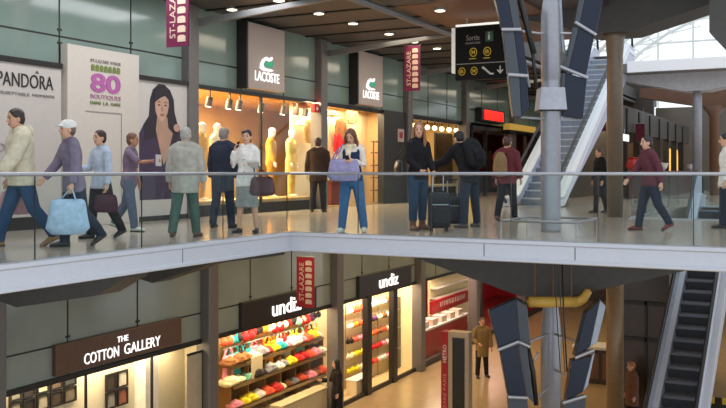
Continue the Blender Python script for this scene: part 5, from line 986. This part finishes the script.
# big pale blue bag, pink bag, tan bag, yellow floor sign, dark travel bag
h = J2['wr1'] + J2['fa1'] * .09; c = h - UP * .06 + fwd(L2) * .04
bag('large pale blue carrier bag of the woman in the white cap', 'carrier_bag', c - UP * .06, .50, .46, .2, cloth('a9c3da', .5), frame_to_cam(L2.location, 10), [[c - UP * .06 + RV * .1, h + UP * .01 + RV * .02, h + UP * .01 - RV * .02, c - UP * .06 - RV * .1]], cloth('a9c3da', .5), sag=1.2)
h = J1['wr0'] + J1['fa0'] * .08; c = h - UP * .1 + RV * .12
bag('striped pink carrier bag hanging low at the far left', 'carrier_bag', c, .42, .32, .14, cloth('c08f94'), frame_to_cam(L1.location, 0), [[c + RV * .1, h, c - RV * .1]])
h = J3['wr1'] + J3['fa1'] * .08; c = h - UP * .08
bag('dark plum bag carried low by the person in the pale blue top', 'handbag', c, .34, .26, .13, cloth('4a2b38'), frame_to_cam(L3.location, 0), [[c + RV * .09, h, c - RV * .09]])
h = J4['wr0'] + J4['fa0'] * .1; t = thing('folder', 'purple folder held out by the person before the poster', 'folder', h); Mp = Matrix.Translation(h) @ Matrix.Rotation(L4.rotation_euler.z, 4, 'Z'); MB().obox(Mp, .3, .02, .2).build('cover', cloth('5b3f77'), t); MB().obox(Mp @ Matrix.Translation((0, .012, 0)), .29, .006, .19).build('pages', M_WHITE, t)
bc = M8 @ (TP8(-.05, -.24, .24) * s8); t = thing('backpack', 'tan backpack on the person in the maroon jacket', 'backpack', bc - UP * .22); bx = rv(P8)
MB().loft([bc - UP * .22, bc - UP * .15, bc + UP * .1, bc + UP * .24], [(.12, .07), (.15, .1), (.14, .1), (.08, .05)], ref=bx, n=16).build('body', cloth('8d7350'), t, voxel=.014, sm=3)
for sd in (1, -1): MB().path([bc + UP * .2 + bx * sd * .08 + fwd(P8) * .05, bc + UP * .27 + bx * sd * .11 + fwd(P8) * .2, bc + UP * .1 + bx * sd * .14 + fwd(P8) * .34, bc - UP * .12 + bx * sd * .15 + fwd(P8) * .16], .016).build('strap', BLK, t, smooth=True)
p = gp(470, 206); t = thing('floor_sign', 'yellow folding floor sign behind the bending man', 'floor sign', p)
for sy, rx in ((-.1, -.16), (.1, .16)): MB().obox(Matrix.Translation(p + Vector((0, sy, .36))) @ Matrix.Rotation(-rx, 4, 'X'), .34, .02, .72).build('leaf', mat('caution_yellow', 'd6b229', .5), t, bevel=.01)
MB().tube(p + Vector((-.15, 0, .71)), p + Vector((.15, 0, .71)), .015).build('hinge', M_BLACK, t)
h = J7['wr1'] + J7['fa1'] * .08; c = h - UP * .1
# ---------------------------------------------------------------- light, sky, camera
w = bpy.data.worlds.new('sky'); SC.world = w; w.use_nodes = True; bg = w.node_tree.nodes['Background']; bg.inputs['Color'].default_value = (.86, .93, 1, 1); bg.inputs['Strength'].default_value = 1.3
light('lamp_lower_hall', W(24, 9.6, -.4), 160, 2.2, (1, .74, .42), 18); light('lamp_lower_hall', W(33, 5, -.4), 160, 3, (1, .76, .45), 12)
light('walkway_fill', W(11.5, 10.4, ZC - .1), 140, 1.2, (.95, .97, 1), 9); light('walkway_fill', W(23, 9.8, ZC - .1), 90, 1.2, (1, .86, .68), 10); light('walkway_fill', W(37, 10, ZC - .1), 70, 1.2, (1, .85, .66), 12)  # fill added over the walkway, the cool left one standing in for skylight
cam = bpy.data.cameras.new('camera'); co = bpy.data.objects.new('camera', cam); COL.objects.link(co); SC.camera = co
cam.sensor_width = 36; cam.lens = FPX / 726 * 36; cam.shift_y = -(204 - HY) / 726; cam.clip_end = 300
co.location = (0, 0, EYE); co.rotation_euler = (PI / 2, 0, TH)
SC.cycles.transparent_max_bounces = 32; SC.cycles.max_bounces = 6; SC.cycles.diffuse_bounces = 3; SC.cycles.glossy_bounces = 3; SC.cycles.sample_clamp_indirect = 6
SC.view_settings.view_transform = 'Standard'; SC.view_settings.look = 'None'; SC.view_settings.exposure = 0; SC.view_settings.gamma = 1; SC.view_settings.use_curve_mapping = False
# ---------------------------------------------------------------- bake the modifiers into the meshes
bpy.context.view_layer.update(); dg = bpy.context.evaluated_depsgraph_get(); out = []
for o in list(SC.objects):
    if o.type == 'MESH' and o.modifiers: out.append((o, bpy.data.meshes.new_from_object(o.evaluated_get(dg))))
cache = {}
for o, me in out:
    key = o.data.name
    if key in cache: bpy.data.meshes.remove(me); me = cache[key]
    else: cache[key] = me
    o['tmp'] = 1; del o['tmp']; o.modifiers.clear(); links = [(s.link, s.material) for s in o.material_slots]; o.data = me
    for s, (l, m) in zip(o.material_slots, links):
        s.link = l
        if l == 'OBJECT': s.material = m
